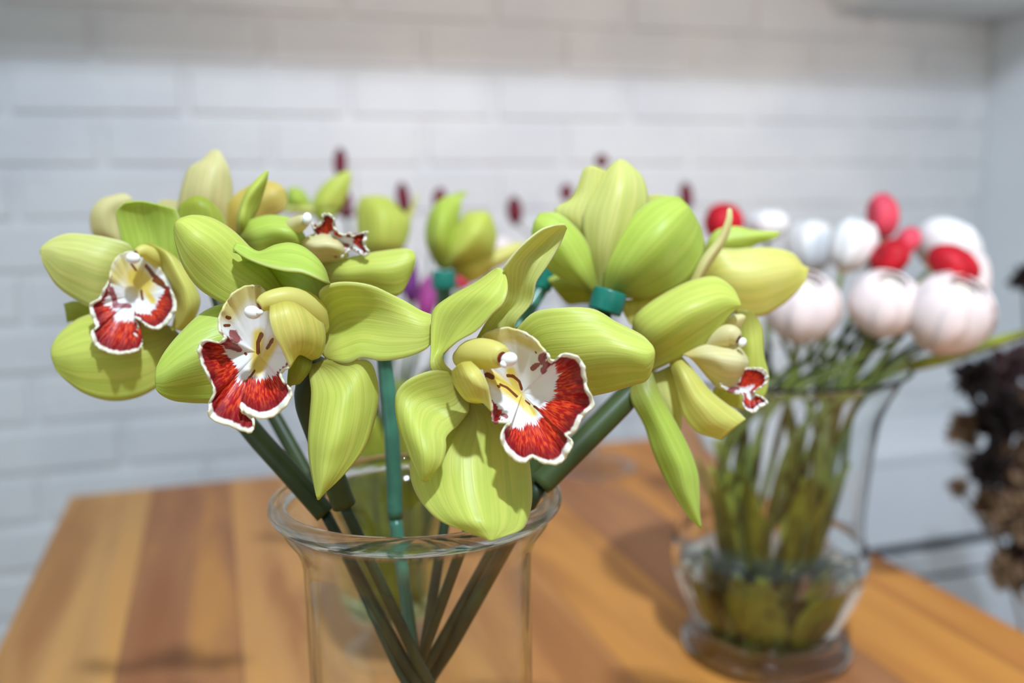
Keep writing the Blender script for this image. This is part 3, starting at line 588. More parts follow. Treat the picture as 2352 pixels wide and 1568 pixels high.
petal(c_, 'C', D, [[(300,820,6),(320,800,6),(350,780,5)],[(222,742,0),(245,720,0),(275,690,0)],[(221,650,2),(270,640,4),(335,615,-4)],[(222,540,4),(310,540,2),(430,560,-8)],[(236,463,6),(370,460,-2),(507,480,-10)],[(312,403,6),(430,400,-5),(553,436,-10)],[(422,344,5),(490,350,-4),(574,382,-8)],[(500,290,3),(530,310,-2),(573,330,-4)],[(525,273,1),(540,275,0),(557,290,-1)]], 'lime')
petal(c_, 'C', D, [[(430,600,9),(520,600,9),(612,575,7)],[(480,520,6),(560,500,9),(616,518,4)],[(555,420,4),(620,430,8),(686,430,3)],[(560,310,0),(640,340,5),(706,338,1)],[(560,268,-4),(660,250,2),(762,256,0)],[(625,183,-5),(720,180,2),(813,170,-1)],[(722,100,-5),(780,120,-1),(840,113,-3)],[(800,71,-5),(835,70,-5),(849,85,-4)]], 'pale', 'sepal', wav=.5)
petal(c_, 'C', D, [[(560,570,8),(560,640,10),(560,720,10)],[(615,548,7),(680,690,10),(700,870,11)],[(700,475,5),(780,670,4),(850,882,7)],[(830,456,2),(900,660,-2),(960,863,4)],[(970,463,2),(1020,650,-6),(1060,841,2)],[(1080,525,1),(1120,660,-8),(1150,813,0)],[(1190,580,-2),(1210,680,-8),(1217,790,-3)],[(1246,632,-5),(1254,665,-6),(1248,720,-5)]], 'lime')
lip(c_, 'C', D, (640, 850, 4), [(450,620,0,1,.03),(470,575,-1,1,.03),(560,546,-3,1,.03),(640,563,-5,1,.03),(700,598,-7,1,.03),(742,648,-9,1,.03),(762,668,-10,.93,.05),(778,698,-10,.86,.09),(805,690,-11,.8,.10),(832,668,-13,.74,.09),(888,676,-14,.66,.07),(925,715,-14,.60,.06),(935,770,-14,.55,.05),(945,830,-14,.50,.04),(976,900,-14,.45,.06),(940,940,-14,.42,.07),(912,975,-15,.40,.08),(885,1030,-15,.40,.08),(848,1045,-14,.40,.05),(876,1080,-16,.40,.11),(852,1130,-16,.42,.11),(822,1170,-16,.42,.08),(770,1179,-16,.44,.07),(720,1164,-15,.45,.07),(690,1148,-14,.48,.04),(645,1172,-15,.50,.09),(600,1150,-15,.55,.11),(560,1105,-15,.62,.12),(545,1050,-14,.70,.13),(562,1010,-13,.85,.12),(588,988,-12,1,.05),(540,985,-11,.93,.05),(508,985,-9,.72,.05),(500,930,-6,.8,.04),(495,870,-3,1,.03),(480,800,0,1,.03),(465,750,1,1,.03),(450,690,1,1,.03)],
    yel=[(490,770,620,860,46),(590,750,620,850,36),(620,870,690,940,34)], brn=[(575,768,600,770,9),(600,770,630,795,9),(630,795,640,830,9),(540,812,570,825,8),(570,825,618,868,8),(530,820,533,822,9),(660,888,678,900,6),(698,910,750,950,6),(480,765,500,775,18),(708,660,710,662,5)],
    blo=[(740,680,735,700,26),(695,735,720,715,17),(760,715,740,745,20),(510,940,520,985,20),(555,955,570,965,16)], crm=[(480,600,600,570,60),(620,590,720,640,34)], ruff=.7)
petal(c_, 'C', D, [[(316,750,-6),(360,712,-12),(405,704,-12)],[(323,790,-6),(390,770,-17),(452,752,-15)],[(345,835,-4),(420,820,-17),(483,812,-15)],[(385,882,-2),(440,860,-12),(495,865,-14)],[(430,895,0),(465,895,-7),(503,935,-13)]], 'hood', 'side_lobe')
cc_ = column(c_, 'C', D, [(360,690,5),(410,672,-2),(470,668,-7),(530,676,-11),(552,684,-13)], [45,70,72,60,42], (582, 694, -16), 40, 'hood', cap_end=(600, 690, -17))
blob('pollinia', cp('C', D, 556, 718, -17), (.0011, .0011, .0014), 'white', cc_, (1, 0, -1))
stem(c_, [(1085,905,.350),(1095,990,.366),(1100,1150,.388),(1088,1290,.402)], -.3, r_top=4.6, n_top=3)
# ---- L: mostly hidden bloom behind E
D = .470
l_ = thing('orchid', 'mostly hidden olive orchid bloom with a teal tube, behind the turned-away one', 'orchid', P(1262, 640, D))
petal(l_, 'D', D, [[(310,590,2),(305,610,0),(320,640,2)],[(200,500,2),(220,560,-4),(250,634,0)],[(100,480,2),(130,560,-6),(190,638,0)],[(75,480,1),(100,530,-2),(150,600,1)]], 'olive')
cap(l_, (1262,612,D), (1244,664,D), 4.6)
stem(l_, [(1246,660,.47),(1195,745,.462),(1100,960,.446),(1030,1150,.432),(1012,1290,.425)], 1.2, mats=('tealtube', 'stem'), r_top=4.2, cr=.008)
# ---- E: turned away
D = .43
e_ = thing('orchid', 'green orchid bloom turned away, its glossy back above a teal tube cap', 'orchid', cp('D', D, 345, 610))
petal(e_, 'D', D, [[(315,590,0),(300,600,0),(290,605,0)],[(280,430,-2),(230,500,-6),(185,545,0)],[(235,345,-2),(160,400,-8),(100,490,0)],[(150,270,-1),(100,340,-6),(52,390,0)],[(70,266,0),(50,300,-1),(38,345,0)]], 'green', 'sepal')
petal(e_, 'D', D, [[(300,590,5),(315,600,5),(330,590,5)],[(225,400,6),(290,400,2),(350,400,4)],[(130,265,6),(240,280,0),(350,250,4)],[(205,200,6),(270,170,1),(350,150,4)],[(250,85,4),(290,73,2),(345,95,4)]], 'pale')
petal(e_, 'D', D, [[(310,595,0),(330,600,0),(360,600,0)],[(262,420,0),(340,420,-8),(440,440,0)],[(245,280,0),(370,290,-10),(490,330,0)],[(300,170,2),(400,170,-8),(514,220,2)],[(345,90,4),(410,90,-2),(492,122,4)],[(385,54,5),(403,47,4),(427,56,5)]], 'pale', 'sepal')
petal(e_, 'D', D, [[(480,320,9),(520,320,8),(620,320,9)],[(500,230,9),(570,240,8),(660,260,9)],[(510,195,9),(560,190,8),(640,204,9)]], 'pale')
petal(e_, 'D', D, [[(330,595,-2),(360,605,-2),(400,612,-2)],[(345,460,-5),(440,500,-12),(520,612,-2)],[(425,310,-5),(530,400,-17),(650,570,-2)],[(520,222,-3),(610,320,-15),(730,480,0)],[(600,200,-1),(670,260,-7),(743,400,2)],[(645,203,2),(690,255,-1),(728,325,3)]], 'green', thick=.0009)
petal(e_, 'D', D, [[(400,600,4),(440,620,4),(600,570,4)],[(410,660,4),(445,680,3),(540,640,4)],[(430,705,4),(447,722,4),(475,690,4)]], 'yellow', 'sepal')
cap(e_, (1403,668,D-.006), (1388,716,D-.006), 7.6)
stem(e_, [(1388,715,.425),(1365,800,.425),(1290,960,.42),(1215,1110,.418),(1140,1290,.415)], .4, mats=('tube', 'stem'), r_top=4.4)
# ---- F: behind right
D = .465
f_ = thing('orchid', 'yellow-green orchid bloom at the right rear, its broad petal over the white flowers', 'orchid', cp('D', D, 720, 560))
petal(f_, 'D', D, [[(720,540,4),(740,560,4),(760,590,4)],[(780,425,0),(820,540,-4),(850,660,0)],[(880,413,0),(930,540,-7),(965,690,0)],[(1000,407,0),(1040,520,-6),(1065,640,0)],[(1090,424,0),(1112,505,-3),(1125,585,0)],[(1132,458,1),(1150,505,0),(1157,545,0)],[(1142,486,1),(1170,490,0),(1165,520,0)]], 'yellow')
petal(f_, 'D', D, [[(730,430,6),(740,440,6),(750,450,6)],[(790,340,6),(800,390,2),(810,440,6)],[(870,321,4),(880,370,1),(900,420,4)],[(950,337,3),(960,360,1),(970,388,3)],[(1050,342,2),(1052,352,2),(1040,368,2)]], 'green', 'sepal')
petal(f_, 'D', .425, [[(680,560,3),(705,560,0),(745,520,3)],[(735,450,2),(750,470,-1),(775,470,2)],[(798,370,1),(812,380,-1),(830,385,1)],[(832,295,0),(843,300,-1),(856,305,0)],[(838,250,0),(848,246,0),(858,254,0)]], 'cream', 'sepal')
stem(f_, [(1600,690,.465),(1500,830,.455),(1330,1010,.438),(1235,1130,.424),(1180,1270,.418)], -.2, r_top=3.6, r_low=2.3, cr=.016, cz=.885)
# ---- D: right bloom in profile
D = .40
d_ = thing('orchid', 'right hand green orchid bloom in profile, its long lower sepal hanging over the table', 'orchid', cp('D', D, 500, 930))
petal(d_, 'D', D, [[(880,660,14),(920,660,13),(950,680,14)],[(870,760,16),(930,760,12),(980,735,14)],[(890,850,16),(940,840,11),(988,850,14)],[(850,950,16),(930,950,12),(1007,930,14)],[(780,990,16),(900,1020,12),(990,1015,14)],[(800,1040,16),(870,1062,14),(922,1074,15)]], 'lime')
petal(d_, 'D', D, [[(500,920,9),(560,910,8),(620,880,9)],[(530,1000,9),(590,1010,7),(648,1000,9)],[(580,1080,9),(620,1090,7),(652,1080,9)],[(622,1150,9),(637,1165,8),(647,1150,9)]], 'pale', 'sepal')
petal(d_, 'D', D, [[(440,985,4),(475,945,3),(530,915,3)],[(448,1040,3),(510,1020,-2),(565,1010,0)],[(500,1135,2),(560,1120,-4),(622,1115,0)],[(532,1235,0),(610,1220,-6),(682,1230,0)],[(572,1330,0),(650,1310,-8),(717,1330,-2)],[(625,1425,-2),(670,1400,-8),(724,1420,-4)],[(682,1510,-4),(705,1490,-7),(724,1490,-5)],[(725,1550,-5),(729,1554,-5),(731,1550,-5)]], 'green', 'sepal', wav=.6)
petal(d_, 'D', D, [[(655,846,0),(690,860,-2),(720,890,0)],[(720,808,0),(770,860,-8),(765,945,0)],[(800,797,0),(830,870,-10),(815,985,-2)],[(880,813,0),(890,880,-8),(862,975,-2)],[(920,858,2),(924,885,0),(907,930,0)]], 'ivory', 'side_lobe')
lip(d_, 'D', D, (925, 990, 0), [(905,905,-2,.2,.08),(950,898,-3,.2,.12),(985,902,-4,.25,.2),(1005,925,-4,.3,.22),(1000,960,-4,.3,.2),(965,985,-4,.35,.12),(948,1005,-3,.5,.15),(985,1022,-3,.35,.18),(1005,1045,-3,.4,.2),(972,1062,-3,.45,.22),(945,1084,-3,.45,.22),(905,1060,-2,.4,.14),(900,1010,-2,.6,.16),(870,1005,-2,.95,.1),(825,985,-4,1,.1),(808,960,-4,1,.1),(850,950,-3,.9,.1),(880,960,-2,.4,.1)], blo=[(850,990,880,985,16),(790,990,800,995,10)], ruff=.6, jag=1.4)
column(d_, 'D', D, [(740,810,3),(800,780,0),(850,765,-3),(885,780,-5)], [25,42,44,26], (900, 795, -6), 20, 'ivory', cap_end=(912, 770, -6))
petal(d_, 'D', D, [[(800,740,5),(810,760,5),(820,780,5)],[(850,690,4),(860,715,2),(880,740,4)],[(895,680,4),(912,690,3),(905,712,4)]], 'ivory', 'lip_edge')
petal(d_, 'D', D, [[(450,745,6),(480,830,4),(525,915,4)],[(460,690,5),(520,775,-3),(590,885,2)],[(520,635,4),(590,725,-8),(680,835,0)],[(610,580,4),(670,672,-10),(750,795,-1)],[(700,540,3),(750,640,-9),(800,745,-2)],[(790,527,2),(820,620,-6),(842,692,-3)],[(857,570,0),(870,630,-4),(872,660,-3)],[(887,622,-2),(893,640,-3),(892,646,-3)]], 'lime', nu=22)
petal(d_, 'D', D, [[(600,870,4),(625,862,3),(652,852,2)],[(622,960,2),(660,930,-4),(702,912,0)],[(642,1040,0),(700,1010,-7),(767,992,-2)],[(667,1107,-2),(750,1070,-9),(827,1042,-4)],[(720,1162,-4),(800,1120,-9),(882,1080,-5)],[(815,1192,-5),(860,1150,-7),(914,1109,-6)]], 'yellow', wav=.4)
stem(d_, [(1482,872,.412),(1425,930,.408),(1335,1020,.402),(1240,1115,.398),(1165,1260,.400)], -.9, r_top=5.2, r_low=3.2, cr=.010)

# ---- the blooms of the third vase
def stem3(parent, pts, ang, r=2.4, mat='bstem', rb=.018):
    w = [P(*p) for p in pts]+[np.array([V3X+rb*.9*math.cos(ang), V3Y+rb*.9*math.sin(ang), Z3(1385)+.004])]
    tube('stem', w, [r/1000]*len(w), mat, parent, 10, 30)
def leaf3(parent, k):
    an = 2*math.pi*k/8+.3; hx = np.array([math.cos(an), math.sin(an), 0]); tg = np.array([-math.sin(an), math.cos(an), 0]); top = Z3(860)-.012*(k % 3); z0 = Z3(1385)+.006
    rows = [[np.array([V3X, V3Y, z0+(top-z0)*f_])+hx*(.010+.026*f_)+tg*(.019*g_*e_) + hx*.003*(1-abs(e_)) for e_ in (-1, 0, 1)] for f_, g_ in ((0, .25), (.3, .8), (.65, 1), (1, .2))]
    gridobj('leaf', surf(rows, 7, 18), M['bleaf'], parent, .0006)
D = .68
i_ = thing('orchid', 'small green orchid bloom behind, one petal pointing up beside a maroon bud', 'orchid', cp('G', D, 390, 640))
petal(i_, 'G', D, [[(330,680,0),(380,700,0),(450,700,0)],[(298,560,0),(400,580,-8),(552,580,0)],[(345,448,0),(450,470,-8),(608,452,0)],[(440,352,0),(520,370,-5),(630,352,0)],[(560,284,0),(600,274,0),(630,277,0)]], 'lime')
petal(i_, 'G', D, [[(60,600,2),(150,640,0),(320,640,2)],[(70,490,2),(150,520,-8),(275,540,2)],[(78,430,2),(140,417,0),(212,440,2)]], 'green')
petal(i_, 'G', D, [[(20,600,-2),(40,620,-2),(60,640,-2)],[(150,575,-2),(170,610,-6),(180,650,-2)],[(330,590,-2),(340,620,-4),(345,660,-2)]], 'pale')
petal(i_, 'G', D, [[(300,600,-4),(400,590,-8),(520,600,-4)],[(310,660,-4),(400,660,-10),(510,650,-4)],[(350,720,-4),(400,740,-6),(460,700,-4)]], 'olive', 'sepal')
stem3(i_, [(745,500,.69),(800,700,.70),(850,900,.71),(880,1060,.735)], 2.5)
D = .72
j_ = thing('orchid', 'out of focus green orchid bloom with a flat top, left of the teal-tubed one', 'orchid', cp('G', D, 900, 960))
petal(j_, 'G', D, [[(770,1010,0),(900,1020,-5),(1050,1000,0)],[(700,880,0),(900,880,-14),(1120,880,0)],[(680,720,0),(900,720,-16),(1150,720,0)],[(688,580,0),(880,580,-12),(1085,630,0)],[(720,502,0),(850,490,-4),(960,508,0)]], 'lime', 'sepal')
petal(j_, 'G', D, [[(1080,760,6),(1110,740,4),(1150,720,6)],[(1110,650,5),(1140,630,4),(1185,600,5)],[(1170,550,4),(1188,540,3),(1208,530,4)],[(1205,470,4),(1214,460,4),(1222,466,4)]], 'pale')
stem3(j_, [(880,580,.73),(895,800,.735),(900,1040,.74)], 1.6, 3.0)
D = .66
k_ = thing('orchid', 'out of focus green orchid bloom on a teal tube at the centre back', 'orchid', cp('G', D, 1440, 1140))
petal(k_, 'G', D, [[(1380,1110,0),(1430,1130,0),(1480,1110,0)],[(1290,920,0),(1400,900,-14),(1540,950,0)],[(1288,740,0),(1420,720,-16),(1560,760,0)],[(1345,592,0),(1450,590,-8),(1585,600,0)],[(1445,502,0),(1520,500,0),(1602,520,0)],[(1600,452,0),(1640,452,0),(1645,470,0)]], 'green', 'sepal')
petal(k_, 'G', D, [[(1420,1130,2),(1450,1140,0),(1500,1120,2)],[(1460,900,0),(1580,980,-14),(1720,1060,0)],[(1570,720,0),(1700,820,-18),(1860,980,0)],[(1640,640,0),(1780,720,-12),(1900,850,0)],[(1780,622,0),(1835,645,0),(1875,720,0)]], 'lime')
petal(k_, 'G', D, [[(1470,1080,14),(1500,1120,12),(1540,1160,14)],[(1650,1000,14),(1680,1120,6),(1700,1245,14)],[(1880,960,14),(1860,1060,8),(1840,1150,14)],[(2060,900,16),(2060,980,14),(2040,1040,16)],[(2130,900,18),(2140,930,18),(2130,960,18)]], 'yellow')
cap(k_, (1020,622,D-.002), (1020,664,D-.002), 8.4)
pts = [P(1020,655,D), P(1022,760,.68), P(1000,900,.71), P(960,1060,.735)]
tube('water_tube', pts[:2], [.0058, .0056], 'tealtube', k_, 16, 12)
stem3(k_, [(1022,750,.68),(1000,900,.71),(955,1060,.735)], .3, 3.4, 'tealtube')

for k, pp_ in enumerate((i_, j_, k_, i_, j_, k_, j_, k_)): leaf3(pp_, k)
# ------------------------------------------------------------------ petal-ball flowers
def head(name, ctr, ax, R, H, layers, mats, parent, openang=.5, per=6, seed=0, wdk=1.5):
    """overlapping cupped petals in shells; R radius, H half height along ax"""
    r_ = random.Random(seed); ax = nrm(ax); a = nrm(np.cross(ax, (.37, .81, .22))); b = np.cross(ax, a)
    V, Fc = [], []
    for L in range(layers):
        s = 1-.13*L; th1 = openang*(1-.12*L)+.15*L*0; n = per if L < layers-1 else 4
        for k in range(n):
            ph0 = 2*math.pi*(k+.5*(L % 2)+r_.uniform(-.12, .12))/n; wd = math.pi/n*wdk; top = th1*r_.uniform(.85, 1.2); off = r_.uniform(-.02, .03)
            i0 = len(V); nu_, nv_ = 7, 9
            for i in range(nv_):
                t_ = i/(nv_-1); th = math.pi*.985-(math.pi*.985-top)*t_
                wloc = wd*math.sin(max(.08, (.12+.88*t_))*math.pi*.62)*(1-.55*max(0, t_-.72)/.28)
                for j in range(nu_):
                    u = 2*j/(nu_-1)-1; ph = ph0+u*wloc/max(.35, math.sin(th))*.8
                    rr = s*(1+off+.03*u*(1 if k % 2 else -1)+.035*t_); th_ = th+.10*u*u*t_
                    V.append(np.array(ctr)+ax*math.cos(th_)*H*rr+(a*math.cos(ph)+b*math.sin(ph))*math.sin(th_)*R*rr)
            for i in range(nv_-1):
                for j in range(nu_-1): Fc.append((i0+i*nu_+j, i0+i*nu_+j+1, i0+(i+1)*nu_+j+1, i0+(i+1)*nu_+j))
    o = link(name, V, Fc, M[mats], parent)
    s_ = o.modifiers.new('thickness', 'SOLIDIFY'); s_.thickness = .0009; s_.offset = 0
    return o
UPV = np.array([0, 0, 1.0])
def pxdir(a, tow=0.0):   # direction in picture plane: angle from up, clockwise; tow = towards camera
    s = math.radians(a); v = MR @ np.array([math.sin(s), math.cos(s), tow]); return nrm(v)
bunch = [ # px, py, depth, r px, h px, tilt, toward, mat, kind, label
 (1842,706,.74,90,86,-8,.85,'pinkw','ranunculus','blush white ranunculus nearest the yellow-green orchid petal, low on the left'),
 (2032,700,.73,84,80,0,.8,'pinkw','ranunculus','blush white ranunculus at the bottom middle, below the folded red bloom'),
 (2180,722,.71,100,98,12,.85,'pinkw','ranunculus','largest blush white ranunculus, lower right of the bunch'),
 (1958,562,.78,54,66,20,.1,'whitep','ranunculus','upright white ranunculus bud left of the tall coral bud'),
 (2178,568,.80,82,62,40,.0,'whitep','ranunculus','white ranunculus at the upper right behind the red-edged bloom'),
 (1862,566,.84,55,66,0,.1,'whitep','ranunculus','faint white ranunculus in the upper left, above the blush one'),
 (1762,515,.86,48,36,0,.1,'whitep','ranunculus','small white ranunculus beside the round red bloom'),
 (2218,655,.78,52,90,8,.1,'pinkw','ranunculus','blush white ranunculus mostly hidden at the right edge of the bunch'),
 (1662,512,.84,47,46,0,.15,'red','tulip','round red bloom behind the thin cream sepal'),
 (2027,497,.80,37,54,-5,.1,'coral','tulip','tall coral red bud standing highest on the right'),
 (2045,592,.76,50,36,-60,.2,'red','tulip','folded red bloom between the white bud and the blush flowers'),
 (2085,553,.79,26,34,30,.1,'coral','tulip','small coral pink petals at the middle of the bunch'),
 (2190,608,.72,62,42,28,.35,'red','tulip','coral bloom with a bright red mouth resting on the largest white flower'),
]
NB = len(bunch); cz2 = Z2(1310)
for k, (px, py, d, rp, hp, tilt, tow, mat, kind, lab) in enumerate(bunch):
    ctr = P(px, py, d); R_ = rp*d/F; H_ = hp*d/F; ax = pxdir(tilt, tow)
    t = thing(kind, lab, 'flower', ctr)
    head('bloom', ctr, ax, R_*.93, H_*.93, 6 if kind == 'ranunculus' else 3, mat, t, .42 if kind == 'ranunculus' else .12, 7 if kind == 'ranunculus' else 4, k, 2.3 if kind == 'ranunculus' else 1.7)
    if kind == 'ranunculus': blob('flower_centre', ctr+ax*H_*.30, (R_*.50, R_*.50, H_*.42), 'core', t, ax)
    if kind == 'ranunculus': blob('calyx', ctr-ax*H_*.80, (R_*.34, R_*.34, H_*.22), 'peach', t, ax)
    # stem: curve down into the neck, cross near the middle, splay to the bowl
    an = 2*math.pi*(k/NB)+.3
    st0 = ctr-ax*H_*.88
    side = np.array([st0[0]-V2X, st0[1]-V2Y]); side = side/(np.linalg.norm(side)+1e-6)
    rimr = min(.066, np.linalg.norm([st0[0]-V2X, st0[1]-V2Y])*.62)
    pr = np.array([V2X+side[0]*rimr, V2Y+side[1]*rimr, Z2(935)])
    pc = np.array([V2X+.022*math.cos(an)+.010*side[0], V2Y+.022*math.sin(an)+.010*side[1], cz2])
    pb = np.array([V2X-side[0]*.034+.014*math.cos(an), V2Y-side[1]*.034+.014*math.sin(an), Z2(1480)+.004])
    tube('stem', [st0, (st0+pr)/2+UPV*.006, pr, (pr+pc)/2+np.array([*side, 0])*.008, pc, pb], [.0021, .0026, .0030, .0032, .0032, .0030], 'bstem', t, 10, 40)
    rr_ = random.Random(900+k); an2 = an+2.4+rr_.uniform(-.5, .5); pr2 = np.array([V2X+.060*math.cos(an2), V2Y+.060*math.sin(an2), Z2(960)]); pc2 = np.array([V2X+.030*math.cos(an2), V2Y+.030*math.sin(an2), cz2]); pb2 = np.array([V2X-.034*math.cos(an2), V2Y-.034*math.sin(an2), Z2(1475)+.004])
    tube('side_shoot', [st0*.55+pr*.45, pr*.35+pr2*.65, (pr2+pc2)/2, pc2, pb2], [.0018, .0026, .0030, .0030, .0028], 'bstem', t, 10, 36)
    for q_ in range(2):
        a3 = an2+1.5+q_*2.2; hx = np.array([math.cos(a3), math.sin(a3), 0]); tg = np.array([-math.sin(a3), math.cos(a3), 0]); z0 = (cz2-.008, .772)[q_]; H3 = (.105, .058)[q_]; ra = (.020, .026)[q_]; rb = (.058, .050)[q_]; w3 = (.009, .013)[q_]
        rows = [[np.array([V2X, V2Y, z0+H3*f_])+hx*(ra+(rb-ra)*f_)+tg*(w3*g_*e_+.006*math.sin(3*f_+k)) + hx*.003*(1-abs(e_)) for e_ in (-1, 0, 1)] for f_, g_ in ((0, .25), (.3, .9), (.65, 1), (1, .08))]
        gridobj('leaf', surf(rows, 7, 16), M['bleaf'], t, .0006)
# the long blade that leans out to the right
rows = []
for (px, py, d, hw) in ((1940,900,.76,8),(2060,850,.76,13),(2170,822,.755,14),(2270,790,.75,13),(2380,758,.745,7),(2440,742,.74,1)):
    rows.append([P(px, py-hw, d), P(px, py, d-.004), P(px, py+hw, d)])
o = gridobj('leaf', surf(rows, 8, 30), M['bleaf'], None, .0007); tag(o, 'long green leaf blade leaning out to the right edge from under the white bunch', 'leaf')

# ------------------------------------------------------------------ maroon buds and pink blooms at the back
buds = [(781,374,1.10,13,24,0,'tallest maroon bud, above the small green bloom with the pointing petal'),
        (796,466,1.10,11,18,0,'small maroon bud just right of the pointing petal of the small green bloom'),
        (794,490,1.06,19,8,0,'wide maroon bud low down between the red-frilled lip and the flat-topped bloom'),
        (926,456,1.12,14,26,-8,'maroon bud behind the flat-topped green bloom'),
        (1009,456,1.14,13,18,10,'maroon bud touching the bloom with the teal tube'),
        (1182,485,1.20,16,24,-4,'largest maroon bud, alone between the centre bloom and the turned-away bloom'),
        (1301,442,1.25,13,14,0,'maroon bud just left of the turned-away orchid'),
        (1382,370,1.28,13,11,0,'maroon tip peeking over the turned-away orchid'),
        (1576,450,1.25,13,22,-5,'maroon bud between the turned-away orchid and the round red bloom')]
for k, (px, py, d, rp, hp, tilt, lab) in enumerate(buds):
    ctr = P(px, py, d); ax = pxdir(tilt); t = thing('flower_bud', 'dark '+lab, 'flower bud', ctr)
    head('bud', ctr, ax, 1.1*rp*d/F, 1.35*hp*d/F, 2, 'maroon', t, .12, 4, 40+k)
    p0 = ctr-ax*1.3*hp*d/F*.85
    if px > 1100:
        an = k*1.1; pm = np.array([V4X+(p0[0]-V4X)*.45, V4Y+(p0[1]-V4Y)*.45, Z4(600)]); n_ = np.linalg.norm(pm[:2]-[V4X, V4Y]); lim = R4(80)
        if n_ > lim: pm[:2] = np.array([V4X, V4Y])+(pm[:2]-[V4X, V4Y])*lim/n_
        w = [p0, pm, np.array([V4X+.004*math.cos(an), V4Y+.004*math.sin(an), Z4(755)+.006])]
    else:
        an = k*1.3; pm = np.array([V3X+(p0[0]-V3X)*.3, V3Y+(p0[1]-V3Y)*.3, Z3(1000)+.01]); n_ = np.linalg.norm(pm[:2]-[V3X, V3Y]); lim = R3(120)
        if n_ > lim: pm[:2] = np.array([V3X, V3Y])+(pm[:2]-[V3X, V3Y])*lim/n_
        w = [p0, (p0+pm)/2-UPV*.02, pm, np.array([V3X+.014*math.cos(an), V3Y+.014*math.sin(an), Z3(1385)+.004])]
    tube('stem', w, [.0012]*len(w), 'stem', t, 8, 30)
# lower swelling of the largest bud
pinks = [(980,685,.80,22,50,6,'magenta','upright magenta pink bloom between the front petals'),
         (940,640,.82,20,56,-6,'purple','dusky purple bloom in the shade beside the magenta one'),
         (1063,640,.84,20,22,20,'coral','small coral pink bloom below the teal-tubed orchid'),
         (1150,566,.98,24,22,0,'pinkw','pale pink bloom behind the centre, left of the turned-away orchid')]
for k, (px, py, d, rp, hp, tilt, mat, lab) in enumerate(pinks):
    ctr = P(px, py, d); ax = pxdir(tilt); t = thing('tulip', lab, 'flower', ctr)
    head('bloom', ctr, ax, rp*d/F, hp*d/F, 2, mat, t, .2, 3, 60+k)
    p0 = ctr-ax*hp*d/F*.9; pm = np.array([V3X+(p0[0]-V3X)*.4, V3Y+(p0[1]-V3Y)*.4, Z3(1000)]); n_ = np.linalg.norm(pm[:2]-[V3X, V3Y]); lim = R3(115)
    if n_ > lim: pm[:2] = np.array([V3X, V3Y])+(pm[:2]-[V3X, V3Y])*lim/n_
    tube('stem', [p0, pm, np.array([V3X+.02*math.cos(k*1.7+.5), V3Y+.02*math.sin(k*1.7+.5), Z3(1385)+.004])], [.0022]*3, 'bstem', t, 8, 24)

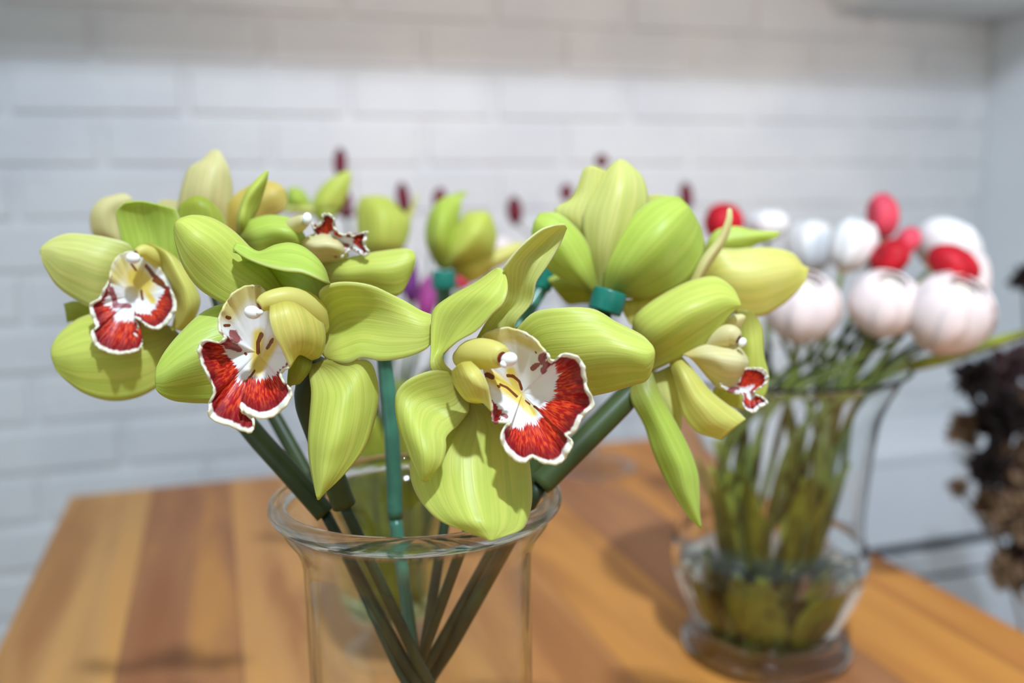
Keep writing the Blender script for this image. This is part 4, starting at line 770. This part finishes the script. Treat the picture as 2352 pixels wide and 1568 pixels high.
# ------------------------------------------------------------------ dried bouquet at the right edge
DV = P(2460, 1500, 1.22); fx, fy = DV[0], DV[1]
lt = lathe('floor_vase', [(0, 0), (.07, 0), (.09, .02), (.105, .15), (.09, .30), (.055, .40), (.06, .44), (.055, .44), (.048, .40), (.08, .29), (.09, .15), (.07, .03), (0, .02)], fx, fy, M['ceramic'])
tag(lt, 'dark floor vase of dried flowers, right of the table', 'vase')
dr = [(2243,868,1.15,48,'dry1','dark brown dried head just under the white ranunculus'),
      (2300,955,1.12,66,'dry1','largest blackish dried head at the right edge'),
      (2270,1075,1.12,42,'dry1','lowest dark dried head, beside the white cabinet'),
      (2328,840,1.18,50,'dry3','dusky maroon dried head at the right edge under the green leaf'),
      (2352,640,1.22,30,'dry1','small dark dried tip high on the right edge'),
      (2215,985,1.20,36,'dry2','tan dried head left of the blackish one'),
      (2335,1060,1.16,54,'dry2','tan dried head beneath the blackish one'),
      (2345,1190,1.14,62,'dry2','large tan dried head at the right edge above the drawers'),
      (2310,1310,1.16,40,'dry2','lowest tan dried head at the right edge'),
      (2200,1120,1.2,22,'dry2','little tan dried tip beside the lowest dark head'),
      (2352,940,1.20,56,'dry2','tan dried head at the very edge right of the blackish one'),
      (2350,1090,1.24,60,'dry3','dusky brown dried head at the very edge behind the tan ones'),
      (2285,1165,1.22,44,'dry2','tan dried head just below the lowest dark one'),
      (2348,1290,1.22,58,'dry3','dusky brown dried head at the right edge over the lower drawer')]
for k, (px, py, d, rp, mat, lab) in enumerate(dr):
    rp *= 1.22
    ctr = P(px, py, d); R_ = rp*d/F; r_ = random.Random(200+k); t = thing('dried_flower', lab, 'dried flower', ctr)
    V, Fc = [], []
    for q in range(70):
        dv = nrm([r_.gauss(0, 1), r_.gauss(0, 1), r_.gauss(0, 1)]); sd = nrm(np.cross(dv, [r_.gauss(0, 1), r_.gauss(0, 1), r_.gauss(0, 1)])); nn = np.cross(dv, sd)
        L_ = R_*r_.uniform(.65, 1.15); w_ = R_*r_.uniform(.17, .30); cu = r_.uniform(-.35, .35)*R_; i0 = len(V)
        for s_, ww in ((.05, .3), (.4, 1), (.75, .9), (1, .1)):
            c_0 = ctr+dv*L_*s_+nn*cu*s_*s_
            V += [c_0-sd*w_*ww+nn*w_*.3*ww, c_0, c_0+sd*w_*ww+nn*w_*.3*ww]
        for i in range(3):
            for j in range(2): Fc.append((i0+i*3+j, i0+i*3+j+1, i0+(i+1)*3+j+1, i0+(i+1)*3+j))
    ob = link('dried_leaves', V, Fc, M[mat], t); s_ = ob.modifiers.new('thickness', 'SOLIDIFY'); s_.thickness = .0008
    an = k*.52
    nk = np.array([fx+.03*math.cos(an), fy+.03*math.sin(an), .42]); bt = np.array([fx-.03*math.cos(an), fy-.03*math.sin(an), .035])
    tube('stem', [ctr, (ctr+nk)/2+UPV*.03, nk, bt], [.0018, .0022, .0025, .0025], 'dry3' if mat != 'dry2' else 'dry2', t, 8, 24)
for o in sc.objects:
    if '_o' in o: del o['_o']
    if o.parent is None and o.get('label'):
        n = o.name.split('.')[0]
        if n == 'orchid': o['group'] = 'green orchids in the smaller vase behind' if 'focus' in o['label'] or 'small green' in o['label'] else 'green orchids in the wide glass vase'
        if n == 'ranunculus': o['group'] = 'white ranunculus in the footed vase'
        if n == 'flower_bud': o['group'] = 'maroon buds at the back of the table'
        if n == 'dried_flower': o['group'] = 'dried flower heads at the right edge'
